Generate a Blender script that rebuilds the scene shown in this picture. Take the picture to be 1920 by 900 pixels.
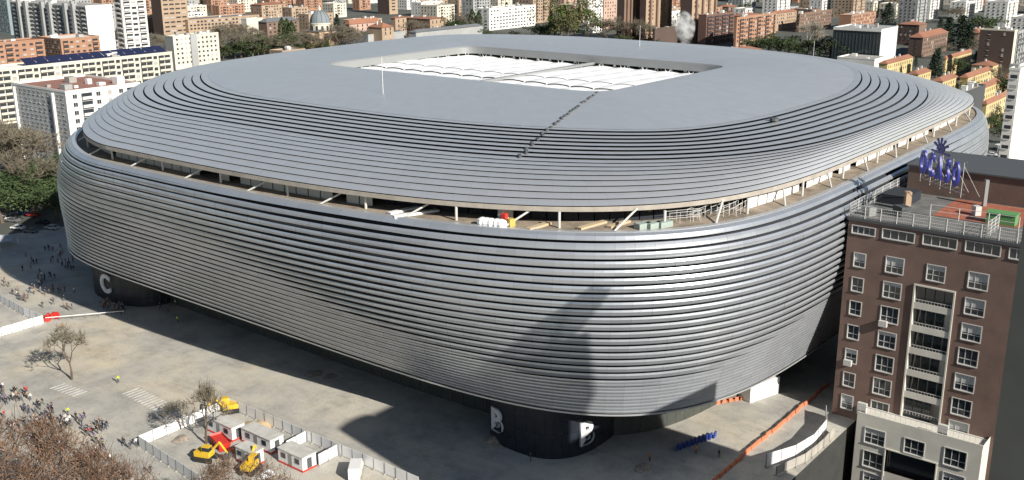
import bpy, bmesh, math, random
import numpy as np
from mathutils import Vector, Matrix

random.seed(7); rng = np.random.default_rng(7)
SC = bpy.context.scene
for o in list(bpy.data.objects): bpy.data.objects.remove(o)
COL = SC.collection

# ------------------------------------------------------------------ camera
CX, CY, CZ = -211.55, -192.743, 84.66
YAW, PITCH, ROLL, FPX = 0.894688, 0.28346, -0.0052925, 1948.68
_cy, _sy, _cp, _sp = math.cos(YAW), math.sin(YAW), math.cos(PITCH), math.sin(PITCH)
FWD = np.array([_sy*_cp, _cy*_cp, -_sp]); RGT0 = np.array([_cy, -_sy, 0.0]); UP0 = np.cross(RGT0, FWD)
_cr, _sr = math.cos(ROLL), math.sin(ROLL)
RGT = _cr*RGT0+_sr*UP0; UPV = -_sr*RGT0+_cr*UP0
CPOS = np.array([CX, CY, CZ])
cam_d = bpy.data.cameras.new('camera'); cam_d.sensor_width = 36; cam_d.lens = FPX*36/1920
cam_d.clip_start = 0.3; cam_d.clip_end = 9000
cam_o = bpy.data.objects.new('camera', cam_d); COL.objects.link(cam_o)
cam_o.matrix_world = Matrix((( RGT[0], UPV[0], -FWD[0], CX), (RGT[1], UPV[1], -FWD[1], CY), (RGT[2], UPV[2], -FWD[2], CZ), (0,0,0,1)))
SC.camera = cam_o

# ------------------------------------------------------------------ light
SUN_AZ, SUN_EL = math.radians(10.2), math.radians(29.5)     # azimuth measured from south towards west
SUND = np.array([-math.sin(SUN_AZ)*math.cos(SUN_EL), -math.cos(SUN_AZ)*math.cos(SUN_EL), math.sin(SUN_EL)])
W = bpy.data.worlds.new('World'); SC.world = W; W.use_nodes = True
nt = W.node_tree; bg = nt.nodes['Background']; sky = nt.nodes.new('ShaderNodeTexSky')
sky.sky_type = 'NISHITA'; sky.sun_disc = False; sky.sun_elevation = SUN_EL; sky.sun_rotation = math.pi+SUN_AZ
sky.air_density = 1.2; sky.dust_density = 1.0; sky.altitude = 650
nt.links.new(sky.outputs[0], bg.inputs[0]); bg.inputs[1].default_value = 0.05
sd = bpy.data.lights.new('sun', 'SUN'); sd.energy = 5.0; sd.angle = math.radians(0.55); sd.color = (1.0, 0.94, 0.84)
so = bpy.data.objects.new('sun', sd); COL.objects.link(so)
so.rotation_euler = Vector(-SUND).to_track_quat('-Z', 'Y').to_euler()
SC.view_settings.view_transform = 'Standard'; SC.view_settings.look = 'None'
SC.cycles.volume_bounces = 8; SC.view_settings.gamma = 1; SC.view_settings.exposure = 0.62

# ------------------------------------------------------------------ projection helpers (pixels of the 1920x900 photograph)
def ray(px, py): return FWD+RGT*((px-960)/FPX)-UPV*((py-450)/FPX)
def G(px, py, z=0.0):
    d = ray(px, py); t = (z-CZ)/d[2]; return CPOS+t*d
def onx(px, py, x0):
    d = ray(px, py); t = (x0-CX)/d[0]; return CPOS+t*d
def PR(P):
    d = np.asarray(P, float)-CPOS; zz = d@FWD
    return np.stack([960+FPX*(d@RGT)/zz, 450-FPX*(d@UPV)/zz], -1)

# ------------------------------------------------------------------ materials
MATS = {}
def mat(name, col, rough=0.7, metal=0.0, noise=0.0, nscale=1.0, rnd=0.0, spec=0.5, bump=0.0, bscale=5.0, col2=None, trans=0.0, coords='Object'):
    if name in MATS: return MATS[name]
    m = bpy.data.materials.new(name); m.use_nodes = True; n = m.node_tree; b = n.nodes['Principled BSDF']
    b.inputs['Base Color'].default_value = (*col, 1); b.inputs['Roughness'].default_value = rough
    b.inputs['Metallic'].default_value = metal; b.inputs['Specular IOR Level'].default_value = spec
    tc = n.nodes.new('ShaderNodeTexCoord'); cur = None
    if noise > 0 or col2:
        tn = n.nodes.new('ShaderNodeTexNoise'); tn.inputs['Scale'].default_value = nscale; tn.inputs['Detail'].default_value = 6; tn.inputs['Roughness'].default_value = 0.62
        n.links.new(tc.outputs[coords], tn.inputs['Vector'])
        cr = n.nodes.new('ShaderNodeValToRGB')
        c2 = col2 or tuple(min(1, c*(1+noise)) for c in col); c1 = col if col2 else tuple(c*(1-noise) for c in col)
        cr.color_ramp.elements[0].position = 0.33; cr.color_ramp.elements[1].position = 0.68
        cr.color_ramp.elements[0].color = (*c1, 1); cr.color_ramp.elements[1].color = (*c2, 1)
        n.links.new(tn.outputs[0], cr.inputs[0]); cur = cr.outputs[0]
    if rnd > 0:
        at = n.nodes.new('ShaderNodeAttribute'); at.attribute_name = 'rnd'
        mr = n.nodes.new('ShaderNodeMapRange'); mr.inputs[3].default_value = 1-rnd; mr.inputs[4].default_value = 1+rnd
        n.links.new(at.outputs['Fac'], mr.inputs[0])
        mx = n.nodes.new('ShaderNodeVectorMath'); mx.operation = 'SCALE'
        if cur: n.links.new(cur, mx.inputs[0])
        else: mx.inputs[0].default_value = col
        n.links.new(mr.outputs[0], mx.inputs['Scale']); cur = mx.outputs[0]
    if cur: n.links.new(cur, b.inputs['Base Color'])
    if bump > 0:
        t2 = n.nodes.new('ShaderNodeTexNoise'); t2.inputs['Scale'].default_value = bscale; t2.inputs['Detail'].default_value = 4
        n.links.new(tc.outputs[coords], t2.inputs['Vector'])
        bp = n.nodes.new('ShaderNodeBump'); bp.inputs['Strength'].default_value = bump; bp.inputs['Distance'].default_value = 0.1
        n.links.new(t2.outputs[0], bp.inputs['Height']); n.links.new(bp.outputs[0], b.inputs['Normal'])
    MATS[name] = m; return m

def brick_mat(name, c1, c2, mortar, scale=1.0):
    m = bpy.data.materials.new(name); m.use_nodes = True; n = m.node_tree; b = n.nodes['Principled BSDF']
    tc = n.nodes.new('ShaderNodeTexCoord'); sp = n.nodes.new('ShaderNodeSeparateXYZ'); cb = n.nodes.new('ShaderNodeCombineXYZ')
    ad = n.nodes.new('ShaderNodeMath'); ad.operation = 'ADD'
    n.links.new(tc.outputs['Object'], sp.inputs[0]); n.links.new(sp.outputs[0], ad.inputs[0]); n.links.new(sp.outputs[1], ad.inputs[1])
    n.links.new(ad.outputs[0], cb.inputs[0]); n.links.new(sp.outputs[2], cb.inputs[1])
    bt = n.nodes.new('ShaderNodeTexBrick'); bt.inputs['Scale'].default_value = scale
    bt.inputs['Color1'].default_value = (*c1, 1); bt.inputs['Color2'].default_value = (*c2, 1); bt.inputs['Mortar'].default_value = (*mortar, 1)
    bt.inputs['Brick Width'].default_value = 0.27; bt.inputs['Row Height'].default_value = 0.08; bt.inputs['Mortar Size'].default_value = 0.012
    n.links.new(cb.outputs[0], bt.inputs['Vector'])
    tn = n.nodes.new('ShaderNodeTexNoise'); tn.inputs['Scale'].default_value = 0.35; tn.inputs['Detail'].default_value = 7
    n.links.new(tc.outputs['Object'], tn.inputs['Vector'])
    mx = n.nodes.new('ShaderNodeMixRGB'); mx.blend_type = 'MULTIPLY'; mx.inputs[0].default_value = 0.5
    n.links.new(bt.outputs[0], mx.inputs[1]); n.links.new(tn.outputs[0], mx.inputs[2])
    gm = n.nodes.new('ShaderNodeVectorMath'); gm.operation = 'SCALE'; gm.inputs['Scale'].default_value = 1.35
    n.links.new(mx.outputs[0], gm.inputs[0]); n.links.new(gm.outputs[0], b.inputs['Base Color'])
    b.inputs['Roughness'].default_value = 0.85
    MATS[name] = m; return m

# ------------------------------------------------------------------ mesh builder
class MB:
    def __init__(s): s.v = []; s.f = []; s.m = []; s.r = []
    def quad(s, a, b, c, d, mi=0, r=None):
        i = len(s.v); s.v += [tuple(a), tuple(b), tuple(c), tuple(d)]; s.f.append((i, i+1, i+2, i+3)); s.m.append(mi); s.r.append(random.random() if r is None else r); return s
    def poly(s, pts, mi=0, r=None):
        i = len(s.v); s.v += [tuple(p) for p in pts]; s.f.append(tuple(range(i, i+len(pts)))); s.m.append(mi); s.r.append(random.random() if r is None else r); return s
    def box(s, x0, x1, y0, y1, z0, z1, mi=0, r=None, bottom=True):
        r = random.random() if r is None else r
        i = len(s.v); s.v += [(x0,y0,z0),(x1,y0,z0),(x1,y1,z0),(x0,y1,z0),(x0,y0,z1),(x1,y0,z1),(x1,y1,z1),(x0,y1,z1)]
        F = [(4,5,6,7),(0,1,5,4),(1,2,6,5),(2,3,7,6),(3,0,4,7)]+([(3,2,1,0)] if bottom else [])
        for f in F: s.f.append(tuple(i+k for k in f)); s.m.append(mi); s.r.append(r)
        return s
    def obox(s, c, L, Wd, H, ang=0, mi=0, r=None, z0=None):
        z0 = c[2] if z0 is None else z0; ca, sa = math.cos(ang), math.sin(ang); r = random.random() if r is None else r
        i = len(s.v)
        for z in (z0, z0+H):
            for (a, b) in ((-1,-1),(1,-1),(1,1),(-1,1)):
                dx, dy = a*L/2, b*Wd/2; s.v.append((c[0]+dx*ca-dy*sa, c[1]+dx*sa+dy*ca, z))
        for f in ((4,5,6,7),(0,1,5,4),(1,2,6,5),(2,3,7,6),(3,0,4,7),(3,2,1,0)): s.f.append(tuple(i+k for k in f)); s.m.append(mi); s.r.append(r)
        return s
    def tube(s, p0, p1, r0, r1=None, n=6, mi=0, cap=True):
        r1 = r0 if r1 is None else r1
        p0, p1 = Vector(p0), Vector(p1); d = p1-p0
        if d.length < 1e-6: return s
        q = d.to_track_quat('Z', 'Y'); i = len(s.v); rr = random.random()
        for p, r in ((p0, r0), (p1, r1)):
            for k in range(n):
                a = 2*math.pi*k/n; s.v.append(tuple(p+q@Vector((r*math.cos(a), r*math.sin(a), 0))))
        for k in range(n): s.f.append((i+k, i+(k+1)%n, i+n+(k+1)%n, i+n+k)); s.m.append(mi); s.r.append(rr)
        if cap:
            s.f.append(tuple(i+n+k for k in range(n))); s.m.append(mi); s.r.append(rr)
            s.f.append(tuple(i+n-1-k for k in range(n))); s.m.append(mi); s.r.append(rr)
        return s
    def lathe(s, c, prof, n=12, mi=0, closed_top=True):
        i = len(s.v); rr = random.random()
        for (r, z) in prof:
            for k in range(n):
                a = 2*math.pi*k/n; s.v.append((c[0]+r*math.cos(a), c[1]+r*math.sin(a), c[2]+z))
        for j in range(len(prof)-1):
            for k in range(n): s.f.append((i+j*n+k, i+j*n+(k+1)%n, i+(j+1)*n+(k+1)%n, i+(j+1)*n+k)); s.m.append(mi); s.r.append(rr)
        if closed_top: s.f.append(tuple(i+(len(prof)-1)*n+k for k in range(n))); s.m.append(mi); s.r.append(rr)
        return s
    def mesh(s, name, mats, smooth=False):
        me = bpy.data.meshes.new(name); me.from_pydata(s.v, [], s.f)
        for m in (mats if isinstance(mats, (list, tuple)) else [mats]): me.materials.append(m)
        if me.polygons:
            me.polygons.foreach_set('material_index', s.m)
            a = me.attributes.new('rnd', 'FLOAT', 'FACE'); a.data.foreach_set('value', s.r)
            if smooth: me.polygons.foreach_set('use_smooth', [True]*len(me.polygons))
        me.update(); return me
    def build(s, name, mats, parent=None, smooth=False): return link(name, s.mesh(name, mats, smooth), parent)

def link(name, data, parent=None, loc=None, rz=0.0):
    o = bpy.data.objects.new(name, data); COL.objects.link(o)
    if parent is not None: o.parent = parent
    if loc is not None: o.location = loc
    if rz: o.rotation_euler = (0, 0, rz)
    return o
def tag(o, label=None, cat=None, group=None, kind=None):
    if label: o['label'] = label
    if cat: o['category'] = cat
    if group: o['group'] = group
    if kind: o['kind'] = kind
    return o
def thing(name, label, cat, loc=(0,0,0), rz=0.0, group=None):
    return tag(link(name, None, None, loc, rz), label, cat, group)
def children(o): return [c for c in ALLKIDS.get(o.name, [])]
def copy_tree(o, kids, parent=None):
    c = o.copy(); COL.objects.link(c); c.parent = parent
    for k in kids.get(o, []): copy_tree(k, kids, c)
    return c

# colours
STEEL   = mat('brushed_steel', (0.475, 0.505, 0.55), rough=0.33, metal=0.64, rnd=0.06)
STEELR  = mat('roof_steel', (0.64, 0.655, 0.67), rough=0.42, metal=0.65, rnd=0.025)
DARK    = mat('dark_recess', (0.018, 0.022, 0.030), rough=0.9)  # near-black: painted shade for gaps and open bays, also the tank's colour
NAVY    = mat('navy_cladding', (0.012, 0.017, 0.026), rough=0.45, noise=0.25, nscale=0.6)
WHITE   = mat('white_paint', (0.78, 0.78, 0.77), rough=0.6)
FABRIC  = mat('white_membrane', (0.80, 0.81, 0.82), rough=0.55, noise=0.04, nscale=0.2)
CONC    = mat('concrete_soffit', (0.33, 0.31, 0.28), rough=0.85, noise=0.25, nscale=0.3)
BEIGE   = mat('beige_deck', (0.26, 0.215, 0.165), rough=0.9, noise=0.35, nscale=0.35)
LIPM    = mat('lip_fascia', (0.36, 0.33, 0.29), rough=0.6, noise=0.15, nscale=0.5)
GREYM   = mat('grey_metal', (0.30, 0.31, 0.31), rough=0.5, metal=0.4)
DGREY   = mat('dark_grey', (0.07, 0.075, 0.08), rough=0.6)
GLASS   = mat('dark_glass', (0.025, 0.033, 0.04), rough=0.08, spec=0.8)
# ------------------------------------------------------------------ ground
def ground_mat():
    m = bpy.data.materials.new('plaza_concrete'); m.use_nodes = True; n = m.node_tree; b = n.nodes['Principled BSDF']; b.inputs['Roughness'].default_value = 0.9
    tc = n.nodes.new('ShaderNodeTexCoord')
    def noise(sc, det=6, ro=0.6, st=None):
        t = n.nodes.new('ShaderNodeTexNoise'); t.inputs['Scale'].default_value = sc; t.inputs['Detail'].default_value = det; t.inputs['Roughness'].default_value = ro
        if st:
            mp = n.nodes.new('ShaderNodeMapping'); mp.inputs['Scale'].default_value = st; mp.inputs['Rotation'].default_value = (0, 0, 0.25)
            n.links.new(tc.outputs['Object'], mp.inputs[0]); n.links.new(mp.outputs[0], t.inputs[0])
        else: n.links.new(tc.outputs['Object'], t.inputs[0])
        return t.outputs[0]
    def ramp(f, stops):
        c = n.nodes.new('ShaderNodeValToRGB'); e = c.color_ramp.elements
        e[0].position, e[0].color = stops[0][0], (*stops[0][1], 1); e[1].position, e[1].color = stops[-1][0], (*stops[-1][1], 1)
        for p, cc in stops[1:-1]: k = e.new(p); k.color = (*cc, 1)
        n.links.new(f, c.inputs[0]); return c.outputs[0]
    def mix(a, bb, fac, bt='MIX'):
        x = n.nodes.new('ShaderNodeMixRGB'); x.blend_type = bt
        if isinstance(fac, float): x.inputs[0].default_value = fac
        else: n.links.new(fac, x.inputs[0])
        n.links.new(a, x.inputs[1]); n.links.new(bb, x.inputs[2]); return x.outputs[0]
    base = ramp(noise(0.045, 8, 0.62), [(0.3, (0.30, 0.295, 0.275)), (0.5, (0.40, 0.385, 0.345)), (0.7, (0.48, 0.45, 0.39))])
    sand = ramp(noise(0.11, 5), [(0.0, (0.46, 0.39, 0.28)), (1.0, (0.56, 0.49, 0.37))])
    sm = ramp(noise(0.022, 9, 0.68), [(0.50, (0, 0, 0)), (0.66, (0.85, 0.85, 0.85))])
    c = mix(base, sand, sm)
    st = ramp(noise(0.16, 8, 0.72), [(0.30, (0.70, 0.71, 0.73)), (0.52, (1, 1, 1)), (0.75, (1.16, 1.15, 1.12))])
    c = mix(c, st, 1.0, 'MULTIPLY')
    tyre = ramp(noise(0.10, 7, 0.75, (1.6, 0.5, 1)), [(0.36, (0.66, 0.67, 0.69)), (0.5, (1, 1, 1)), (1.0, (1, 1, 1))])
    c = mix(c, tyre, 0.6, 'MULTIPLY')
    fine = ramp(noise(2.5, 5, 0.7), [(0.3, (0.85, 0.85, 0.85)), (0.7, (1.12, 1.12, 1.12))])
    c = mix(c, fine, 1.0, 'MULTIPLY')
    vo = n.nodes.new('ShaderNodeTexVoronoi'); vo.inputs['Scale'].default_value = 0.16; n.links.new(tc.outputs['Object'], vo.inputs[0])
    sp = ramp(vo.outputs['Distance'], [(0.0, (0.55, 0.54, 0.52)), (0.10, (0.8, 0.8, 0.8)), (0.14, (1, 1, 1)), (1.0, (1, 1, 1))])
    c = mix(c, sp, 0.5, 'MULTIPLY')
    n.links.new(c, b.inputs['Base Color'])
    bp = n.nodes.new('ShaderNodeBump'); bp.inputs['Strength'].default_value = 0.25; bp.inputs['Distance'].default_value = 0.05
    n.links.new(noise(3.0, 5), bp.inputs['Height']); n.links.new(bp.outputs[0], b.inputs['Normal'])
    return m
PLAZA = ground_mat()
CITYG = mat('city_ground', (0.075, 0.08, 0.07), rough=0.95, noise=0.35, nscale=0.03)
HX0, HX1, HY0, HY1, HZ = -66.5, 30.0, -230.0, -133.6, -15.0      # the street below the plaza, beside the brick tower
m = MB(); z = -0.02; E_ = 4500
for (xa, xb, ya, yb) in ((-2500, HX0, -2500, E_), (HX1, E_, -2500, E_), (HX0, HX1, HY1, E_), (HX0, HX1, -2500, HY0)): m.quad((xa, ya, z), (xb, ya, z), (xb, yb, z), (xa, yb, z))
tag(m.build('ground', CITYG), kind='structure')
m = MB(); m.quad((HX0, HY0, HZ), (HX1, HY0, HZ), (HX1, HY1, HZ), (HX0, HY1, HZ)); tag(m.build('lower_street', mat('asphalt', (0.055, 0.056, 0.058), rough=0.9, noise=0.2, nscale=0.2)), kind='structure')
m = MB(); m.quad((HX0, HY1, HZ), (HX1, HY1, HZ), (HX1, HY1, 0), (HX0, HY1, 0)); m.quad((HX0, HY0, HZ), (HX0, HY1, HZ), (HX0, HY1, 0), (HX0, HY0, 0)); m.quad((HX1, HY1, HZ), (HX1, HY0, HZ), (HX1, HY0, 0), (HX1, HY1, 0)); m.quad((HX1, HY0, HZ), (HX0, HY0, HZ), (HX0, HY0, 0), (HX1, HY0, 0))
tag(m.build('retaining_wall', mat('shade_dark_concrete', (0.03, 0.032, 0.03), rough=0.9, noise=0.2, nscale=0.3)), kind='structure')  # wall coloured near-black to stand in for shaded ground
tag(MB().poly([(-205,-175,0),(HX0,-175,0),(HX0,HY1,0),(200,HY1,0),(200,-84,0),(130,-84,0),(130,70,0),(-60,108,0),(-95,120,0),(-205,120,0)]).build('plaza_pavement', PLAZA), kind='structure')

# ------------------------------------------------------------------ stadium ring geometry (b, a, nx, ny, z, north factor, corner factors)
LIP = np.array([101.621, 123.565, 4.653, 3.067, 43.959, -0.427, -0.493, 0.153])
TOP = np.array([102.875, 125.770, 5.808, 2.831, 41.761, -0.503, -0.423, -0.032])
BOT = np.array([89.477, 122.829, 4.922, 6.928, 9.675, -0.365, -0.326, 0.0])
CRE = np.array([83.279, 121.827, 3.103, 3.360, 48.525, -0.350, -0.419, -0.093])
OPC, OPH, OPZ = (4.2, -23.4), (30.2, 44.8), 52.5
def ring(P, t):
    b, a, nx, ny, z, an, kn, ks = P
    c, s = np.cos(t), np.sin(t); k = 1+(s >= 0)*kn+((c >= 0) & (s < 0))*ks
    aa = np.where(s > 0, a*(1+an), a)
    ex = lambda v, e: np.sign(v)*np.abs(v)**e
    return np.stack([b*ex(c, 2/(nx*k)), aa*ex(s, 2/(ny*k)), np.full_like(t, z)], -1)
def lerpP(A, B, u):
    P = A*(1-u)+B*u
    for i in (2, 3): P[i] = 1/((1-u)/A[i]+u/B[i])
    return P
# columns: parameter values evenly spaced along the top ring, starting at the west middle
NC, SUB = 234, 2
tt = np.linspace(-np.pi, np.pi, 20001); _p = ring(lerpP(TOP, BOT, 0.25), tt)
_s = np.r_[0, np.cumsum(np.linalg.norm(np.diff(_p, axis=0), axis=1))]
NS = NC*SUB
_q = ring(lerpP(TOP, BOT, 0.25), np.interp(np.linspace(0, _s[-1], NS+1), _s, tt)); CIRC = _s[-1]
CEN = np.array([4.0, -23.0])
PHI = np.unwrap(np.arctan2(_q[:, 1]-CEN[1], _q[:, 0]-CEN[0]))       # bearings of the columns about the roof centre
TD = np.linspace(-np.pi, np.pi, 6001)
def rcol(P):
    """the ring sampled where it meets the bearing of every column, so that the joints run straight"""
    R = ring(P, TD); ph = np.unwrap(np.arctan2(R[:, 1]-CEN[1], R[:, 0]-CEN[0])); ph += 2*np.pi*round((PHI[0]-ph[0])/(2*np.pi))
    ph = np.r_[ph[:-1]-2*np.pi, ph[:-1], ph+2*np.pi]; R3 = np.vstack([R[:-1], R[:-1], R])
    return np.stack([np.interp(PHI, ph, R3[:, k]) for k in range(3)], -1)
def outward(P):
    d = np.roll(P[:-1], -1, 0)-np.roll(P[:-1], 1, 0); d = np.vstack([d, d[:1]])
    n = np.stack([d[:, 1], -d[:, 0], np.zeros(len(d))], -1); return n/np.linalg.norm(n, axis=1, keepdims=True)
def facade_ring(v, off=0.0):
    P = rcol(lerpP(TOP, BOT, v)); n = outward(P)
    return P+n*(3.6*math.sin(math.pi*max(v, 0)**0.62)*1.0+off)
def _sm(w): return w*w*(3-2*w)
LIFT = _sm(np.clip(np.cos(PHI)*1.15+0.12*np.sin(PHI)+0.10, 0, 1))
def open_ring(grow=0.0, z=None):
    q = np.stack([np.cos(PHI)/OPH[0], np.sin(PHI)/OPH[1]], -1); q = q/((np.abs(q)**14).sum(-1, keepdims=True)**(1/14))
    return np.stack([OPC[0]+(OPH[0]+grow)*q[:, 0], OPC[1]+(OPH[1]+grow)*q[:, 1], np.full(NS+1, OPZ if z is None else z)], -1)
BUMP = lambda u: 3.3*np.interp(u, [-1, -0.5, 0, 0.15, 0.3, 0.5, 0.8, 1.0], [0, 0.28, 0.78, 0.93, 1.0, 0.80, 0.34, 0.0])
def roof_ring(u, off=0.0):
    # u in [-1,0]: lip to crease; [0,1]: crease to the opening edge
    if u < 0:
        w = u+1; P = rcol(lerpP(LIP, CRE, w)); up = 0.6*math.sin(math.pi*w)+0.75*(1-w)
    else:
        A = rcol(CRE); B = open_ring(); P = A*(1-u)+B*u; up = 0.0
        P[:, 2] = CRE[4]+(OPZ-CRE[4])*(1-(1-u)**1.6)
    P = P.copy(); P[:, 2] += up+off+LIFT*BUMP(u)
    return P

stadium = thing('stadium', 'huge steel-clad stadium with louvred skin and white retractable roof', 'stadium')
facade = link('facade', None, stadium)
roof = link('roof', None, stadium)

# openness of the facade louvres, traced from where the open bands run
fv = np.linspace(0, 1, 61); FG = np.stack([facade_ring(v) for v in fv])          # [v, s, 3]
FN = outward(facade_ring(0.5)); FPX2 = PR(FG)
FACE = ((CPOS-FG)*FN[None]).sum(-1) > 0
def sv_at(px, py):
    d = np.hypot(FPX2[..., 0]-px, FPX2[..., 1]-py)+(~FACE)*1e4
    i = np.unravel_index(d.argmin(), d.shape); return i[1]/NS, fv[i[0]]
bnd = [sv_at(*q) for q in ((112,350),(200,398),(300,440),(390,475),(480,510),(590,560),(700,606),(800,640),(900,672),(1000,702),(1100,717),(1200,716),(1300,700),(1400,658),(1500,592),(1565,545))]
re_ = [sv_at(*q) for q in ((1640,420),(1720,345),(1790,290),(1835,265))]
bs = np.array([b[0] for b in bnd]+[re_[1][0], re_[3][0]]); bv = np.array([b[1] for b in bnd]+[0.42, 0.22])
S_L, S_480, S_600, S_COR, S_R1, S_R2 = sv_at(112,350)[0], sv_at(480,420)[0], sv_at(640,450)[0], sv_at(1100,560)[0], sv_at(1640,400)[0], sv_at(1815,260)[0]
# positions run through the seam at the west middle: unwrap so that they grow along the picture
def unw(s): return (np.asarray(s)-S_L+0.02) % 1.0
order = np.argsort(unw(bs)); BX, BV = unw(bs)[order], bv[order]
SS = np.arange(NS)/NS
VB = np.interp(unw(SS), BX, BV, left=BV[0], right=BV[-1])
kx = [0, unw(S_480)*0.75, unw(S_480), unw(S_600), unw(S_COR)-0.03, unw(S_COR)+0.02, unw(S_COR)+0.08, unw(S_R1), unw(S_R2), 1]
OT = np.interp(unw(SS), kx, [0.12, 0.35, 0.70, 1.0, 0.58, 0.52, 0.85, 1.0, 0.10, 0.05])
OB = np.interp(unw(SS), kx, [0.95, 0.55, 0.22, 0.12, 0.02, 0.0, 0.0, 0.15, 0.75, 0.8])
CG = np.interp(unw(SS), kx, [0.35, 0.35, 0.345, 0.35, 0.39, 0.44, 0.485, 0.49, 0.46, 0.46])
def openness(v, h):
    w = np.clip((VB-v)/(1.2*h)+0.5, 0, 1); return OT*w+OB*(1-w)

NR = 24
def panel_rows(o, h, v0):
    """profile points of a lamella row: list of (v, offset) arrays along the ring"""
    k = np.clip(2*o, 0, 1); a = CG+(0.52-CG)*k; b = CG*(1-o)**0.9
    A = [(v0+0*o, 0.02+0*o), (v0+h*a*0.5, 0.10+0.16*o), (v0+h*a, 0.10+0.06*o)]
    sB = (0.10+0.06*o)*k; B = [(v0+h*(0.5+0.02*k), sB), (v0+h*(0.5+0.02*k+b*0.5), np.maximum(sB, 0.10)), (v0+h*(0.5+0.02*k+b), np.maximum(sB-0.06*k, 0.10*(1-k)))]
    return A+B
fac_cols = list(range(NC))
FULL = np.stack([facade_ring(v) for v in np.linspace(0, 1, 241)])
def fac_pt(v, off, j):
    x = min(max(v, 0), 1)*240; i = min(int(x), 239); f = x-i; j %= NS
    return FULL[i, j]*(1-f)+FULL[i+1, j]*f+FN[j]*off
panels = []     # (area in the picture, verts, faces)
h = 1/NR
for i in range(NR):
    v0 = i*h; o = openness(v0+h*0.5, h); prof = panel_rows(o, h, v0)
    for c in range(NC):
        j0 = c*SUB; vs = []; jit = rng.normal(0, 0.012); jit2 = rng.normal(0, 0.012)
        for k in range(SUB+1):
            j = (j0+k) % NS
            col = [fac_pt(pv[j], po[j]+jit*0.5+jit2*0.5*(k-1), j) for q, (pv, po) in enumerate(prof)]
            # joint: pull the end columns 2 cm apart
            if k == 0 or k == SUB:
                nb = fac_pt(v0, 0, j+(1 if k == 0 else -1)); d = nb-fac_pt(v0, 0, j); d = d/np.linalg.norm(d)*0.006; col = [p+d for p in col]
            if FACE[min(60, int(v0*60)), j]: pass
            vs.append(col)
        fs = []
        for k in range(SUB):
            for q in (0, 1, 3, 4):
                fs.append(((k, q), (k+1, q), (k+1, q+1), (k, q+1)))
        qd = PR(np.array([vs[0][0], vs[SUB][0], vs[SUB][5], vs[0][5]]))
        x, y = qd[:, 0], qd[:, 1]; ar = 0.5*((x*np.roll(y, -1)-y*np.roll(x, -1)).sum())
        vis = FACE[min(60, int(v0*60)+1), j0 % NS] and 0 < x.mean() < 1560
        panels.append((abs(ar) if vis else 0, vs, fs, rng.random()))
def emit(mb, vs, fs, r, mi=0):
    base = len(mb.v); npr = len(vs[0])
    for col in vs:
        for p in col: mb.v.append(tuple(p))
    for f in fs: mb.f.append(tuple(base+a*npr+b for a, b in f)); mb.m.append(mi); mb.r.append(r)
idx = sorted(range(len(panels)), key=lambda k: -panels[k][0]); big = set(idx[:300])
rest = MB()
for k, (ar, vs, fs, r) in enumerate(panels):
    if k in big:
        m = MB(); emit(m, vs, fs, r); m.build('panel', STEEL, facade)
    else: emit(rest, vs, fs, r)
tag(rest.build('louvre_skin', STEEL, facade), kind='stuff')
# near-black backing that paints shade into the louvre gaps, rims at the top and the bottom
def band(rings, name, m, parent, closed=True, flip=False, smooth=True):
    mb = MB(); n = NS
    for R in rings: mb.v += [tuple(p) for p in R[:n]]
    for a in range(len(rings)-1):
        for j in range(n):
            q = (a*n+j, a*n+(j+1) % n, (a+1)*n+(j+1) % n, (a+1)*n+j)
            mb.f.append(q[::-1] if flip else q); mb.m.append(0); mb.r.append(0.5)
    return mb.build(name, m, parent, smooth)
band([facade_ring(v, -0.75) for v in np.linspace(0.0, 1, 16)], 'shade_backing', DARK, facade)
band([facade_ring(0, 0.05)+[0,0,0.0], facade_ring(0, 0.05)+[0,0,0.06], facade_ring(0, -0.9)+[0,0,0.06], facade_ring(0, -0.9)+[0,0,-0.5]], 'top_rim', STEELR, facade, smooth=False)
band([facade_ring(1, 0.30), facade_ring(1, 0.30)+[0,0,-0.3], facade_ring(1, -1.5)+[0,0,-0.35]], 'bottom_rim', STEELR, facade, smooth=False)

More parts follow.
